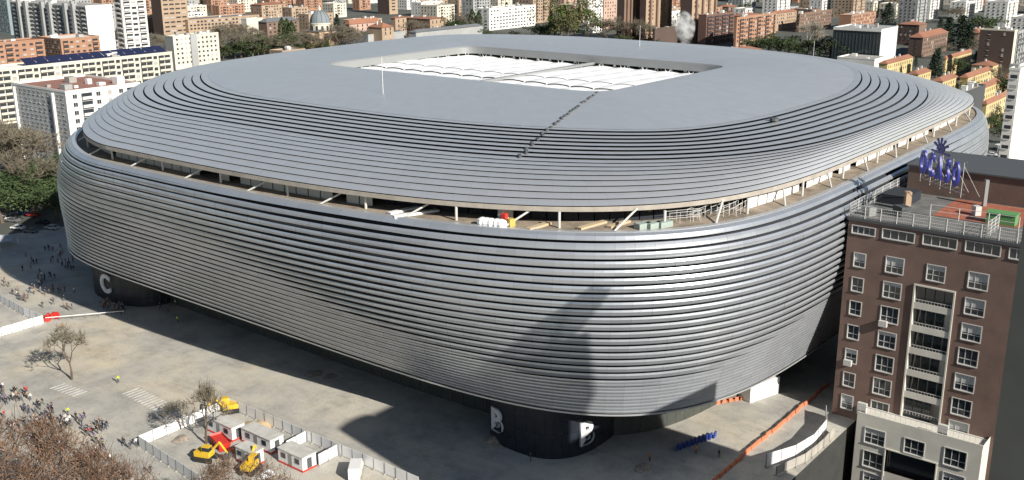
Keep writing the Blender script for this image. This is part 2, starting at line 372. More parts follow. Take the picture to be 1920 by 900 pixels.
# ------------------------------------------------------------------ roof shell
RB = 9          # rows lip..crease
RL = 8          # louvred rows crease..flat zone
RF = 12         # rows of the flat zone
U_FLAT = 0.33
ucache = {}
UG = np.linspace(-1, 1, 201); RG = np.stack([roof_ring(u) for u in UG])
def roof_pt(u, off, j):
    x = (min(max(u, -1), 1)+1)*100; i = min(int(x), 199); f = x-i; j %= NS
    p = RG[i, j]*(1-f)+RG[i+1, j]*f; return np.array([p[0], p[1], p[2]+off])
rpanels = []
rows = []
for i in range(RB):  rows.append(('band', -1+i/RB, -1+(i+1)/RB))
for i in range(RL):  rows.append(('louvre', i/RL*U_FLAT, (i+1)/RL*U_FLAT))
for i in range(RF):  rows.append(('flat', U_FLAT+(1-U_FLAT)*i/RF, U_FLAT+(1-U_FLAT)*(i+1)/RF))
for kind, ua, ub in rows:
    du = ub-ua
    for c in range(NC):
        j0 = c*SUB; vs = []; jit = rng.normal(0, 0.004)
        for k in range(SUB+1):
            j = (j0+k) % NS
            if kind == 'band':   prof = [(ua+du*0.03, 0.13), (ua+du*0.5, 0.09), (ub+du*0.02, 0.0)]
            elif kind == 'louvre': prof = [(ua+du*0.17, 0.20), (ua+du*0.5, 0.13), (ub+du*0.02, 0.0)]
            else:                prof = [(ua, 0.05), (ua+du*0.5, 0.052), (ub+du*0.004, 0.05)]
            col = [roof_pt(pu, po+jit, j) for pu, po in prof]
            if k == 0 or k == SUB:
                d = roof_pt(ua, 0, j+(1 if k == 0 else -1))-roof_pt(ua, 0, j); d = d/(np.linalg.norm(d)+1e-6)*0.003; col = [p+d for p in col]
            vs.append(col)
        fs = [((k, q), (k+1, q), (k+1, q+1), (k, q+1)) for k in range(SUB) for q in range(2)]
        qd = PR(np.array([vs[0][0], vs[SUB][0], vs[SUB][2], vs[0][2]])); x, y = qd[:, 0], qd[:, 1]
        ar = 0.5*((x*np.roll(y, -1)-y*np.roll(x, -1)).sum())
        rpanels.append((abs(ar) if y.mean() > 150 else 0, vs, fs, rng.random()))
big = set(sorted(range(len(rpanels)), key=lambda k: -rpanels[k][0])[:300]); rest = MB()
for k, (ar, vs, fs, r) in enumerate(rpanels):
    if k in big: m = MB(); emit(m, vs, fs, r); m.build('panel', STEELR, roof)
    else: emit(rest, vs, fs, r)
tag(rest.build('roof_skin', STEELR, roof), kind='stuff')
band([roof_ring(u, -0.45) for u in np.linspace(-0.995, U_FLAT, 30)], 'roof_shade_backing', DARK, roof)  # near-black under the louvres, painted shade for their gaps
band([roof_ring(u, -0.02) for u in np.linspace(U_FLAT, 1, 16)], 'flat_deck', STEELR, roof)
lip = roof_ring(-1); lin = outward(lip)
band([lip+[0,0,0.05]+lin*0.12, lip+[0,0,-0.75]+lin*0.05, lip+[0,0,-0.85]-lin*1.5], 'lip_edge', LIPM, roof, smooth=False)

# ------------------------------------------------------------------ roof opening: fascia, trusses, membrane
inner = roof_ring(1.0)
band([inner+[0,0,0.05], open_ring(-0.3)*[1,1,0]+[0,0,1]*inner-[0,0,0.3], open_ring(-0.2)*[1,1,0]+[0,0,1]*inner-[0,0,2.1], open_ring(0.8)*[1,1,0]+[0,0,1]*inner-[0,0,2.2]], 'opening_fascia', GREYM, roof, smooth=False)
MEMZ = 50.2
x0, x1, y0, y1 = OPC[0]-OPH[0]-6, OPC[0]+OPH[0]+2, OPC[1]-OPH[1]-6, OPC[1]+OPH[1]+2
memb = link('membrane_roof', None, stadium)
nx_, ny_ = 8, 14
for i in range(nx_):
    for k in range(ny_):
        xa, xb = x0+(x1-x0)*i/nx_, x0+(x1-x0)*(i+1)/nx_; ya, yb = y0+(y1-y0)*k/ny_, y0+(y1-y0)*(k+1)/ny_
        m = MB(); n = 5; base = 0
        for a in range(n):
            for b in range(n):
                fx, fy = a/(n-1), b/(n-1); hz = 0.32*math.sin(math.pi*fy)+0.15*math.sin(math.pi*fx)
                m.v.append((xa+(xb-xa)*fx, ya+(yb-ya)*fy, MEMZ+hz-0.9*abs((xa+xb)/2-OPC[0])/OPH[0]))
        for a in range(n-1):
            for b in range(n-1): m.f.append((a*n+b, (a+1)*n+b, (a+1)*n+b+1, a*n+b+1)); m.m.append(0); m.r.append(0.5)
        m.build('cushion', FABRIC, memb, True)
for k in range(1, ny_):
    yy = y0+(y1-y0)*k/ny_; m = MB()
    m.box(x0, x1, yy-0.1, yy+0.1, MEMZ-0.95, MEMZ-0.85)
    for i in range(nx_+1):
        xx = x0+(x1-x0)*i/nx_; m.tube((xx, yy, MEMZ-0.5), (xx, yy-0.7, MEMZ+0.9), 0.07, n=4); m.tube((xx, yy, MEMZ-0.5), (xx, yy+0.7, MEMZ+0.9), 0.07, n=4)
    m.build('roof_beam', WHITE if k != 7 else GREYM, memb)
m = MB().box(x0, x1, y0+(y1-y0)*0.5-0.45, y0+(y1-y0)*0.5+0.45, MEMZ-0.2, MEMZ+0.45); m.build('centre_joint', GREYM, memb)
# trusses round the opening, hanging below the fascia
def truss(p, q, parent):
    p, q = Vector(p), Vector(q); L = (q-p).length; n = int(L/4.5); m = MB()
    for k in range(n):
        a = p.lerp(q, k/n); b = p.lerp(q, (k+1)/n); mid = a.lerp(b, 0.5); lo = Vector((0, 0, -4.2))
        m.tube(a, mid+lo, 0.13, n=4); m.tube(b, mid+lo, 0.13, n=4); m.tube(mid+lo, mid+lo+(b-a), 0.16, n=4)
        if k % 2 == 0: m.tube(a, a+lo, 0.16, n=4)
    m.build('truss', WHITE, parent)
zE = float(inner[np.argmax(inner[:NS, 0]), 2])-2.0
tr = link('opening_truss', None, roof)
xe, yn = OPC[0]+OPH[0]+0.6, OPC[1]+OPH[1]+0.6
truss((xe, OPC[1]-OPH[1], zE), (xe, yn, zE), tr); truss((OPC[0]-OPH[0], yn, zE), (xe, yn, zE), tr)
m = MB(); m.box(xe+2.5, xe+3, OPC[1]-OPH[1]-2, yn+2.6, 40, zE+0.3); m.box(OPC[0]-OPH[0]-2, xe+3, yn+2.5, yn+3, 40, zE+0.3)
m.build('back_wall', DARK, tr)

# steps that climb the roof beside the corner, and lightning rods
RGP = PR(RG)
def roof_su(px, py):
    d = np.hypot(RGP[..., 0]-px, RGP[..., 1]-py); i = np.unravel_index(d.argmin(), d.shape); return UG[i[0]], i[1]
N = 34
steps = link('service_steps', None, roof)
pa, pb, pc = np.array((975, 296.)), np.array((1025, 240.)), np.array((1119, 176.))
path = [(1-f)**2*pa+2*f*(1-f)*pb+f*f*pc for f in np.linspace(0, 1, N)]
for (px, py) in path:
    u, j = roof_su(px, py); p = roof_pt(u, 0.16, j); MB().obox((p[0], p[1], p[2]), 0.85, 0.5, 0.2, 0.9, r=0.5).build('step', DGREY, steps)
for (px, py, hh) in ((717, 175, 8), (1199, 86, 6), (1524, 120, 7)):
    u, j = roof_su(px, py); p = roof_pt(u, 0.0, j); MB().tube(p, p+[0, 0, hh], 0.05, 0.03, 5).build('lightning_rod', WHITE, roof)
u, j = roof_su(1453, 230); p = roof_pt(u, 0.3, j); MB().lathe(p, [(0.9, 0), (0.9, 0.5), (0.4, 0.55)], 10).build('roof_hatch', DGREY, roof)

# ------------------------------------------------------------------ the slot between facade and roof
def inset(R, d): return R-outward(R)*d
topR = facade_ring(0); topR[:, 2] = 0
slot = link('upper_gallery', None, stadium)
zd = TOP[4]-0.15
band([topR+[0,0,zd]-outward(topR)*0.9, topR+[0,0,zd]-outward(topR)*9.0], 'deck', BEIGE, slot, flip=False, smooth=False)
wallM = mat('gallery_wall', (0.62, 0.62, 0.60), rough=0.7, noise=0.08, nscale=0.4)
# back wall in separate panels, some set back in near-black as painted shade of open bays
mw = MB(); n_ = outward(topR); md = MB()
for c in range(NC):
    j0, j1 = c*SUB, (c*SUB+SUB) % NS; a, b = topR[j0]-n_[j0]*4.6, topR[j1]-n_[j1]*4.6
    s = unw(c/NC); openbay = (unw(S_600)+0.0 < s < unw(S_COR)+0.045) or random.random() < 0.12
    t = 0.04
    tgt = md if openbay else mw
    o_ = 0 if not openbay else 2.5
    a2, b2 = a-n_[j0]*o_, b-n_[j1]*o_
    d = (b2-a2)*t
    tgt.quad(*(p for p in (a2+d+[0,0,zd], b2-d+[0,0,zd], b2-d+[0,0,zd+3.3], a2+d+[0,0,zd+3.3])))
tag(mw.build('wall_panels', wallM, slot), kind='stuff'); tag(md.build('shade_dark_bays', DARK, slot), kind='stuff')
COLM = mat('gallery_column', (0.50, 0.50, 0.48), rough=0.6)
for c in range(0, NC, 3):
    j = c*SUB; a = topR[j]-n_[j]*2.6; 
    d = a+[0,0,zd+2]-CPOS
    if (n_[j]*d).sum() > 0: continue
    if c % 2 == 0: MB().tube(a+[0,0,zd], a+[0,0,zd+2.6], 0.22, n=8).build('column', COLM, slot)
    else:
        k = (j+3) % NS; b = topR[k]-n_[k]*4.2
        MB().tube(a+n_[j]*1.5+[0,0,zd], b+[0,0,zd+2.7], 0.17, n=6).build('brace', COLM, slot)
def slot_pt(px, py, z):        # a point of the deck under a pixel
    return G(px, py, z)

# ------------------------------------------------------------------ underside, ground-floor wall, corner towers
bR = facade_ring(1); bf = bR*[1,1,0]; bn = outward(bf)
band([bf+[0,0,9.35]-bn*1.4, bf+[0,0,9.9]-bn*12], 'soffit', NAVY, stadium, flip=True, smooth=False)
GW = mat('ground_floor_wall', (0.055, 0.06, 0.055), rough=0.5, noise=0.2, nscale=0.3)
gw = MB()
gf = link('ground_floor', None, stadium)
ORANGE = mat('orange_plastic', (0.75, 0.17, 0.04), rough=0.55)
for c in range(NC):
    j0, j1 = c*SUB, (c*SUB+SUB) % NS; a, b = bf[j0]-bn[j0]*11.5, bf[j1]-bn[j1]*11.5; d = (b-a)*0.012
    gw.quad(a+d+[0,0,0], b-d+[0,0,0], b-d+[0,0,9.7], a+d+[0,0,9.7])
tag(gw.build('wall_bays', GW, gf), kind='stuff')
def ellipse_loop(cx, cy, a, b, n, p=2.6):
    out = []
    for k in range(n):
        t = 2*math.pi*k/n; c, s = math.cos(t), math.sin(t)
        out.append((cx+a*math.copysign(abs(c)**(2/p), c), cy+b*math.copysign(abs(s)**(2/p), s)))
    return out
LETM = mat('pale_letter', (0.62, 0.63, 0.64), rough=0.5)
def letter_mesh(ch, size, depth=0.12):
    cu = bpy.data.curves.new('letter', 'FONT'); cu.body = ch; cu.size = size; cu.extrude = depth; cu.align_x = 'CENTER'; cu.align_y = 'CENTER'; cu.offset = size*0.035
    o = bpy.data.objects.new('tmp_letter', cu); COL.objects.link(o); dg = bpy.context.evaluated_depsgraph_get(); dg.update()
    me = bpy.data.meshes.new_from_object(o.evaluated_get(dg)); bpy.data.objects.remove(o); bpy.data.curves.remove(cu); me.materials.clear(); return me
def corner_tower(cx, cy, a, b, z1, letters):
    e = link('corner_tower', None, stadium); loop = ellipse_loop(cx, cy, a, b, 40); m = MB()
    for k in range(40):
        p, q = loop[k], loop[(k+1) % 40]; d = (0.01*(q[0]-p[0]), 0.01*(q[1]-p[1]))
        for i in range(4):
            za, zb = z1*i/4, z1*(i+1)/4
            m.quad((p[0]+d[0], p[1]+d[1], za+0.02), (q[0]-d[0], q[1]-d[1], za+0.02), (q[0]-d[0], q[1]-d[1], zb-0.02), (p[0]+d[0], p[1]+d[1], zb-0.02))
    m.build('cladding', NAVY, e)
    MB().poly([(p[0]*0.999+cx*0.001, p[1]*0.999+cy*0.001, z1-0.05) for p in loop]).build('core', DARK, e)
    lp = np.array([(x, y, 0.0) for x, y in loop]); nn = np.roll(lp, -1, 0)-np.roll(lp, 1, 0); nn = np.stack([nn[:, 1], -nn[:, 0], nn[:, 2]], -1); nn /= np.linalg.norm(nn, axis=1, keepdims=True)
    for ch, px, zc, size in letters:        # px: where along the picture the letter stands
        q = PR(lp+[0, 0, zc]); ok = ((CPOS-lp)*nn).sum(-1) > 0
        k = int(np.argmin(np.abs(q[:, 0]-px)+(~ok)*1e5)); n_1 = nn[k]
        me = letter_mesh(ch, size, 0.2); me.materials.append(LETM)
        o = link('letter', me, e, (lp[k, 0]+n_1[0]*0.25, lp[k, 1]+n_1[1]*0.25, zc)); o.rotation_euler = (math.pi/2, 0, math.atan2(n_1[1], n_1[0])+math.pi/2)
    return e
corner_tower(-74.2, -92.3, 11.6, 10.2, 9.2, [('B', 1100, 3.7, 5.8), ('B', 930, 4.3, 5.8)])
corner_tower(-76.0, 34.0, 10.4, 13.5, 9.2, [('C', 206, 4.3, 6.2)])
# ------------------------------------------------------------------ brick apartment block on the right
BX0, BZ = -38.16, 37.5
BNY = float(onx(1592, 407, BX0)[1])                      # north-west corner
BRICK = brick_mat('brown_brick', (0.135, 0.075, 0.058), (0.165, 0.095, 0.075), (0.19, 0.15, 0.13))
FRAME = mat('white_window_frame', (0.50, 0.495, 0.48), rough=0.5)
CREAM = mat('cream_render', (0.56, 0.54, 0.49), rough=0.8, noise=0.10, nscale=0.25, bump=0.1)
CURT  = mat('pale_blind', (0.45, 0.46, 0.46), rough=0.8)
RED   = mat('red_terrace_tiles', (0.30, 0.10, 0.06), rough=0.8, noise=0.25, nscale=0.8)
ROOFG = mat('grey_roof_felt', (0.13, 0.13, 0.125), rough=0.9, noise=0.3, nscale=0.5)
def yz(px, py, x0=BX0): p = onx(px, py, x0); return float(p[1]), float(p[2])
bb = thing('apartment_building', 'brown brick apartment tower with white windows and rooftop sign at right', 'building')
BS, BE = BNY-60, 3.0                                    # south end, east end
wl = MB(); FX = BX0
# openings on the west face: list of (y_south, y_north, z0, z1, kind)
ops = []
def add_op(pxl, pxr, pyt, pyb, kind):
    yl, zt = yz(pxl, pyt); yr, zb = yz((pxl+pxr)/2, pyb); yr = yz(pxr, pyt)[0]; zt = yz((pxl+pxr)/2, (pyt))[1]
    ops.append((yr, yl, zb, zt, kind))
rowsA = [487, 533, 577, 622, 667, 711, 753, 795, 836, 878, 919, 959]
c1x = lambda y: 1613-(y-487)*0.0895; c2x = lambda y: 1679-(y-498)*0.105; c4x = lambda y: 1836-(y-527)*0.134
for y in rowsA: add_op(c1x(y)-11, c1x(y)+11, y-12, y+14, 'small')
for k, y in enumerate([498, 545, 591, 638, 683, 726, 769]): add_op(c2x(y)-17, c2x(y)+17, y-15, y+15, 'win')
add_op(1739, 1774, 498, 528, 'win')
for y in [527, 576, 624, 670, 718, 764, 806]: add_op(c4x(y)-19, c4x(y)+19, y-15, y+16, 'win')
for (a, b, t, d) in ((1598,1642,425,440),(1655,1716,433,451),(1731,1796,444,463),(1811,1878,456,476),(1893,1950,469,489)): add_op(a, b, t, d, 'ribbon')
# further columns out of frame keep the pattern
for k in range(7): ops.append((BNY-48.5, BNY-44.5, BZ-9.8-k*4.2, BZ-7.1-k*4.2, 'win'))
# balcony bay
yb0, yb1 = yz(1788, 560)[0], yz(1716, 545)[0]; zb1 = yz(1750, 541)[1]; zb0 = yz(1740, 797)[1]
def wall_with_holes(mb, x, ya, yb, za, zb, holes, mi=0):
    ys = sorted({ya, yb, *[h[0] for h in holes], *[h[1] for h in holes]}); zs = sorted({za, zb, *[h[2] for h in holes], *[h[3] for h in holes]})
    ys = [v for v in ys if ya <= v <= yb]; zs = [v for v in zs if za <= v <= zb]
    for i in range(len(ys)-1):
        k = 0
        while k < len(zs)-1:
            cy_ = (ys[i]+ys[i+1])/2; cz_ = (zs[k]+zs[k+1])/2
            if any(h[0] < cy_ < h[1] and h[2] < cz_ < h[3] for h in holes): k += 1; continue
            e = k
            while e+1 < len(zs)-1 and not any(h[0] < cy_ < h[1] and h[2] < (zs[e+1]+zs[e+2])/2 < h[3] for h in holes): e += 1
            mb.quad((x, ys[i+1], zs[k]), (x, ys[i], zs[k]), (x, ys[i], zs[e+1]), (x, ys[i+1], zs[e+1]), mi); k = e+1
holes = [o[:4] for o in ops]+[(yb0, yb1, zb0, zb1)]
wall_with_holes(wl, FX, BS, BNY, HZ, BZ, holes)
wl.quad((FX, BNY, HZ), (FX, BNY, BZ), (BE, BNY, BZ), (BE, BNY, HZ)); wl.quad((FX, BS, HZ), (BE, BS, HZ), (BE, BS, BZ), (FX, BS, BZ))
wl.quad((BE, BS, HZ), (BE, BNY, HZ), (BE, BNY, BZ), (BE, BS, BZ))
wl.build('wall', BRICK, bb)
MB().box(FX-0.25, BE, BS, BNY+0.2, BZ-0.4, BZ+0.1).build('cornice', DGREY, bb)
def window(parent, x, ya, yb, za, zb, nv, nh, fx=0.10, blind=0.0, gm=None):
    e = link('window', None, parent); m = MB(); t = 0.065; xo = x-0.10
    # reveal + outer frame
    m.box(xo, x+0.30, ya-0.08, ya+t, za-0.10, zb+0.07); m.box(xo, x+0.30, yb-t, yb+0.08, za-0.10, zb+0.07)
    m.box(xo, x+0.30, ya+t, yb-t, zb-t, zb+0.07); m.box(xo-0.1, x+0.30, ya+t, yb-t, za-0.10, za+t)
    for i in range(1, nv): yy = ya+(yb-ya)*i/nv; m.box(x+0.10, x+0.2, yy-0.055, yy+0.055, za+t, zb-t)
    if nh: zz = za+(zb-za)*0.36; m.box(x+0.095, x+0.205, ya+t, yb-t, zz-0.055, zz+0.055)
    m.build('frame', FRAME, e)
    for i in range(nv):
        p, q = ya+(yb-ya)*i/nv, ya+(yb-ya)*(i+1)/nv
        MB().quad((x+0.16, q, za), (x+0.16, p, za), (x+0.16, p, zb), (x+0.16, q, zb)).build('pane', gm or GLASS, e)
    if blind > 0: MB().quad((x+0.155, yb-t, zb-(zb-za)*blind), (x+0.155, ya+t, zb-(zb-za)*blind), (x+0.155, ya+t, zb-t), (x+0.155, yb-t, zb-t)).build('blind', CURT, e)
    return e
for k, (ya, yb, za, zb, kind) in enumerate(ops):
    bl = random.choice([0, 0, 0, 0.35, 0.55, 0.25])
    if kind == 'ribbon': window(bb, FX, ya, yb, za, zb, 4, 0)
    elif kind == 'small': window(bb, FX, ya, yb, za, zb, 2, 1, blind=bl)
    else: window(bb, FX, ya, yb, za, zb, 3, 1, blind=bl)
# balcony bay: recess, slabs, parapets, glazing
bal = link('balcony_bay', None, bb)
MB().quad((FX+2.2, yb1, zb0), (FX+2.2, yb0, zb0), (FX+2.2, yb0, zb1), (FX+2.2, yb1, zb1)).build('back_wall', CREAM, bal)
m = MB(); m.box(FX-0.25, FX+2.2, yb0-0.25, yb0, zb0, zb1+0.25); m.box(FX-0.25, FX+2.2, yb1, yb1+0.25, zb0, zb1+0.25); m.box(FX-0.25, FX+2.2, yb0, yb1, zb1, zb1+0.25)
m.build('bay_frame', CREAM, bal)
nb = 6; hb = (zb1-zb0)/nb
for i in range(nb):
    z = zb0+i*hb
    MB().box(FX-0.1, FX+2.2, yb0+0.01, yb1-0.01, z, z+0.2).build('slab', CREAM, bal)
    if i: MB().box(FX-0.12, FX-0.02, yb0+0.01, yb1-0.01, z+0.05, z+1.2).build('parapet', CREAM, bal)
    m = MB()
    for k in range(12): yy = yb0+(yb1-yb0)*(k+0.5)/12; m.box(FX-0.06, FX-0.03, yy-0.03, yy+0.03, z+1.2, z+1.65)
    m.box(FX-0.08, FX-0.01, yb0, yb1, z+1.65, z+1.73); m.build('railing', FRAME, bal)
    for k in range(4):
        a, b = yb0+(yb1-yb0)*k/4+0.08, yb0+(yb1-yb0)*(k+1)/4-0.08
        if i in (1, 3, 5) or k: 
            MB().quad((FX+(0.5 if i in (5, 0) else 2.1), b, z+0.3), (FX+(0.5 if i in (5, 0) else 2.1), a, z+0.3), (FX+(0.5 if i in (5, 0) else 2.1), a, z+hb-0.2), (FX+(0.5 if i in (5, 0) else 2.1), b, z+hb-0.2)).build('pane', GLASS, bal)
# air conditioners hung on the face
for (px, py) in ((1591, 679), (1657, 606)):
    y, z = yz(px, py); MB().box(FX-0.75, FX-0.05, y-0.7, y+0.7, z-0.5, z+0.55).build('air_conditioner', FRAME, bb)
# lower cream block in front
XW = BX0-4.5; yl, zl = yz(1608, 772, XW); yr = yz(1843, 838, XW)[0]
cb_ = link('cream_block', None, bb); m = MB()
ops2 = []
for (a, b, t, d) in ((1622,1658,805,834),(1696,1732,825,853),(1771,1810,843,876),(1619,1654,848,878),(1768,1806,889,915),(1619,1652,888,912),(1660,1752,855,898)):
    y0_, z1_ = yz((a+b)/2-(b-a)/2, t, XW); y1_, z0_ = yz(b, d, XW); ops2.append((y1_, y0_, yz((a+b)/2, d, XW)[1], yz((a+b)/2, t, XW)[1]))
wall_with_holes(m, XW, yr, yl, HZ, zl, ops2); m.quad((XW, yl, HZ), (XW, yl, zl), (BX0, yl, zl), (BX0, yl, HZ)); m.quad((XW, yr, HZ), (BX0, yr, HZ), (BX0, yr, zl), (XW, yr, zl))
m.quad((XW, yr, zl-0.6), (BX0, yr, zl-0.6), (BX0, yl, zl-0.6), (XW, yl, zl-0.6)); m.box(XW+0.02, XW+0.22, yr, yl, zl-0.6, zl+0.05)
m.build('wall', CREAM, cb_)
for (ya, yb, za, zb) in ops2[:-1]: window(cb_, XW, ya, yb, za, zb, 3, 1, blind=random.choice([0, 0, 0.4]))
ya, yb, za, zb = ops2[-1]
MB().quad((XW+1.2, yb, za), (XW+1.2, ya, za), (XW+1.2, ya, zb), (XW+1.2, yb, zb)).build('pane', GLASS, cb_)
m = MB(); m.box(XW-0.2, XW, ya-0.2, ya, za-1, zb+0.2); m.box(XW-0.2, XW, yb, yb+0.2, za-1, zb+0.2); m.box(XW-0.2, XW, ya, yb, zb, zb+0.2); m.build('bay_frame', CREAM, cb_)
m = MB()
for k in range(24): yy = yr+(yl-yr)*(k+0.5)/24; m.box(XW+0.1, XW+0.14, yy-0.02, yy+0.02, zl+0.05, zl+1.2)
m.box(XW+0.08, XW+0.16, yr, yl, zl+1.2, zl+1.3); m.build('terrace_rail', FRAME, cb_)
for (px, py) in ((1617, 765), (1770, 797)):
    y, z = yz(px, py, XW+1); MB().box(XW+0.5, XW+1.2, y-0.8, y+0.8, zl-0.6, zl+1.5).build('air_conditioner', FRAME, cb_)
# rooftop: deck, terrace tiles, railings, penthouse
rt = link('roof_terrace', None, bb)
MB().quad((FX, BS, BZ+0.12), (BE, BS, BZ+0.12), (BE, BNY, BZ+0.12), (FX, BNY, BZ+0.12)).build('deck', ROOFG, rt)
MB().quad((-28.6, BNY-25.4, BZ+0.16), (-14.0, BNY-25.4, BZ+0.16), (-14.0, BNY-11.1, BZ+0.16), (-28.6, BNY-11.1, BZ+0.16)).build('tiled_floor', RED, rt)
BRK2 = brick_mat('penthouse_brick', (0.10, 0.06, 0.05), (0.13, 0.075, 0.06), (0.15, 0.12, 0.10))
m = MB(); m.box(-13.5, BE, BS+4, BNY-1.6, BZ+0.13, BZ+5.2); m.build('penthouse', BRK2, rt)
MB().box(-13.9, BE+0.2, BS+3.8, BNY-1.3, BZ+5.2, BZ+5.5).build('penthouse_roof', DGREY, rt)
m = MB(); m.box(-25.4, -18.3, BNY-5.8, BNY-1.0, BZ+0.13, BZ+1.9); m.build('dark_tank', DARK, rt)
def rail(p, q, n, hgt, parent, mesh=False):
    p, q = Vector(p), Vector(q); m = MB()
    for k in range(n+1): a = p.lerp(q, k/n); m.tube(a, a+Vector((0, 0, hgt)), 0.07, n=4)
    for z in ((0.25, 0.5, 0.75, 1.0) if mesh else (0.5, 1.0)): m.tube(p+Vector((0, 0, hgt*z)), q+Vector((0, 0, hgt*z)), 0.04, n=4)
    m.build('railing', FRAME, parent)
    if mesh:
        mm = MB(); L = (q-p).length; c = int(L/0.3)
        for k in range(c): a = p.lerp(q, k/c); mm.tube(a, a+Vector((0, 0, hgt)), 0.02, n=3, cap=False)
        mm.build('mesh_infill', GREYM, parent)
rail((FX+0.1, BNY, BZ+0.1), (FX+0.1, BS, BZ+0.1), 22, 2.2, rt, True); rail((FX+0.1, BNY, BZ+0.1), (-2.4, BNY, BZ+0.1), 9, 2.4, rt, True)
rail((-29.4, BNY-11, BZ+0.1), (-29.4, BNY-25.4, BZ+0.1), 3, 2.1, rt); rail((-31, BNY-22.6, BZ+0.1), (FX+0.3, BNY-22.6, BZ+0.1), 3, 2.6, rt, True)
for (px, py, c, sx, sz) in ((1630, 395, GREYM, 1.2, 1.0), (1700, 385, mat('tan_tarp', (0.42, 0.30, 0.2)), 0.8, 2.2), (1690, 395, DGREY, 1.6, 1.1), (1845, 378, GREYM, 0.5, 3.2), (1740, 352, FRAME, 1.3, 0.9), (1830, 395, FRAME, 0.9, 1.1)):
    p = G(px, py+8, BZ+0.2); MB().obox(p, sx*1.5, sx*1.2, sz*1.5, random.random()).build('roof_unit', c, rt)
GREEN = mat('green_plastic', (0.10, 0.26, 0.09), rough=0.6)
p = G(1878, 418, BZ+0.2); m = MB(); m.box(p[0]-1.2, p[0]+1.2, p[1]-2.3, p[1]+2.3, BZ+0.2, BZ+1.9); m.box(p[0]-1.35, p[0]+1.35, p[1]-2.45, p[1]+2.45, BZ+1.9, BZ+2.1); m.build('green_bin', GREEN, rt)
# lettered sign on a lattice on the penthouse roof
sg = thing('rooftop_sign', 'blue OCASO letters with a crown emblem on rooftop scaffolding', 'sign')
BLUE = mat('blue_sign_paint', (0.02, 0.028, 0.24), rough=0.45)
SZ = BZ+7.0
A = G(1722, 322, SZ+0.2); B = G(1798, 352, SZ+0.2); A[2] = B[2] = 0
dvec = (B-A); L = np.linalg.norm(dvec); dv = dvec/L; nv_ = np.array([dv[1], -dv[0], 0]); ang = math.atan2(dv[1], dv[0])
if (nv_*(CPOS-A)).sum() < 0: nv_ = -nv_
for k, ch in enumerate('OCASO'):
    c = A+dv*L*(k+0.5)/5; me = letter_mesh(ch, 4.7, 0.2); me.materials.append(BLUE)
    o = link('letter', me, sg, (c[0], c[1], SZ+2.0)); o.rotation_euler = (math.pi/2, 0, ang); o.scale = (0.50, 1.15, 1)
# emblem: rising sun with rays over a bar
m = MB(); c = A+dv*L*0.5; z = SZ+4.6
def P3(u, w): u, w = u*1.6, w*1.6; return (c[0]+dv[0]*u, c[1]+dv[1]*u, z+w)
for d_ in (0, 0.2):
    off = nv_*d_
    for k in range(5):
        a = math.radians(30+30*k); 
        q = [P3(math.cos(a-0.12)*0.5, math.sin(a-0.12)*0.5+0.4), P3(math.cos(a-0.10)*1.5, math.sin(a-0.10)*1.35+0.4), P3(math.cos(a+0.10)*1.5, math.sin(a+0.10)*1.35+0.4), P3(math.cos(a+0.12)*0.5, math.sin(a+0.12)*0.5+0.4)]
        m.poly([tuple(np.array(p)+off) for p in q])
    m.poly([tuple(np.array(P3(0.75*math.cos(math.radians(t)), 0.4+0.75*math.sin(math.radians(t))))+off) for t in range(0, 181, 20)])
    m.poly([tuple(np.array(P3(u, w))+off) for u, w in ((-1.7, 0.05), (1.7, 0.05), (1.7, 0.25), (-1.7, 0.25))])
    m.poly([tuple(np.array(P3(u, w))+off) for u, w in ((-0.45, 0.25), (0.45, 0.25), (0.3, 0.6), (-0.3, 0.6))])
m.build('emblem', BLUE, sg)
m = MB(); back = -nv_*0.5
for k in range(5):
    p = A+dv*L*k/4+back; r_ = p-nv_*3.4
    m.tube((p[0], p[1], BZ+5.5), (p[0], p[1], SZ+4.4), 0.045, n=4); m.tube((r_[0], r_[1], BZ+5.5), (p[0], p[1], SZ+3.8), 0.05, n=4)
for w in (-1.0, -0.2, 4.4):
    p, q = A+back*2, B+back*2; m.tube((p[0], p[1], SZ+w), (q[0], q[1], SZ+w), 0.045, n=4)
for k in range(8):
    p, q = A+dv*L*k/8+back, A+dv*L*(k+1)/8+back
    m.tube((p[0], p[1], SZ-1.0), (q[0], q[1], SZ-0.2), 0.05, n=4)
m.build('lattice_frame', FRAME, sg)

# ------------------------------------------------------------------ tower at the right edge of the picture, and an unseen annexe and mast added to cast shade on the stadium corner
CLAD = mat('grey_green_cladding', (0.10, 0.105, 0.10), rough=0.45, metal=0.3, noise=0.1, nscale=0.2)
tx = -119.0; ty = float(onx(1886, 660, tx)[1])
tw = thing('office_tower', 'dark grey clad tower cut off by the right picture edge', 'building')
m = MB(); m.box(tx, tx+8.0, ty-26, ty, 0, 64); m.build('wall', CLAD, tw)
m = MB(); n = 9
for k in range(n):
    a0, a1 = math.pi*k/n, math.pi*(k+1)/n; xc = tx+4.0
    f = lambda a: (xc-4.0*math.cos(a), 64+0.8*math.sin(a))
    (xa, za), (xb, zb) = f(a0), f(a1); m.quad((xa, ty, za), (xa, ty-26, za), (xb, ty-26, zb), (xb, ty, zb))
    m.poly([(xa, ty, za), (xb, ty, zb), (xc, ty, 64)])
m.build('barrel_roof', CLAD, tw)
an = thing('unseen_annexe', 'unseen grey block added beside the right edge tower to cast shade', 'building')
m = MB(); m.box(tx+8.2, -76, ty-26, ty-0.5, 0, 45); m.box(tx+8.2, tx+20.5, ty-20, ty-0.2, 45, 64); m.build('wall', CLAD, an)  # unseen block, its heights shaped for the shade it throws
m = MB()
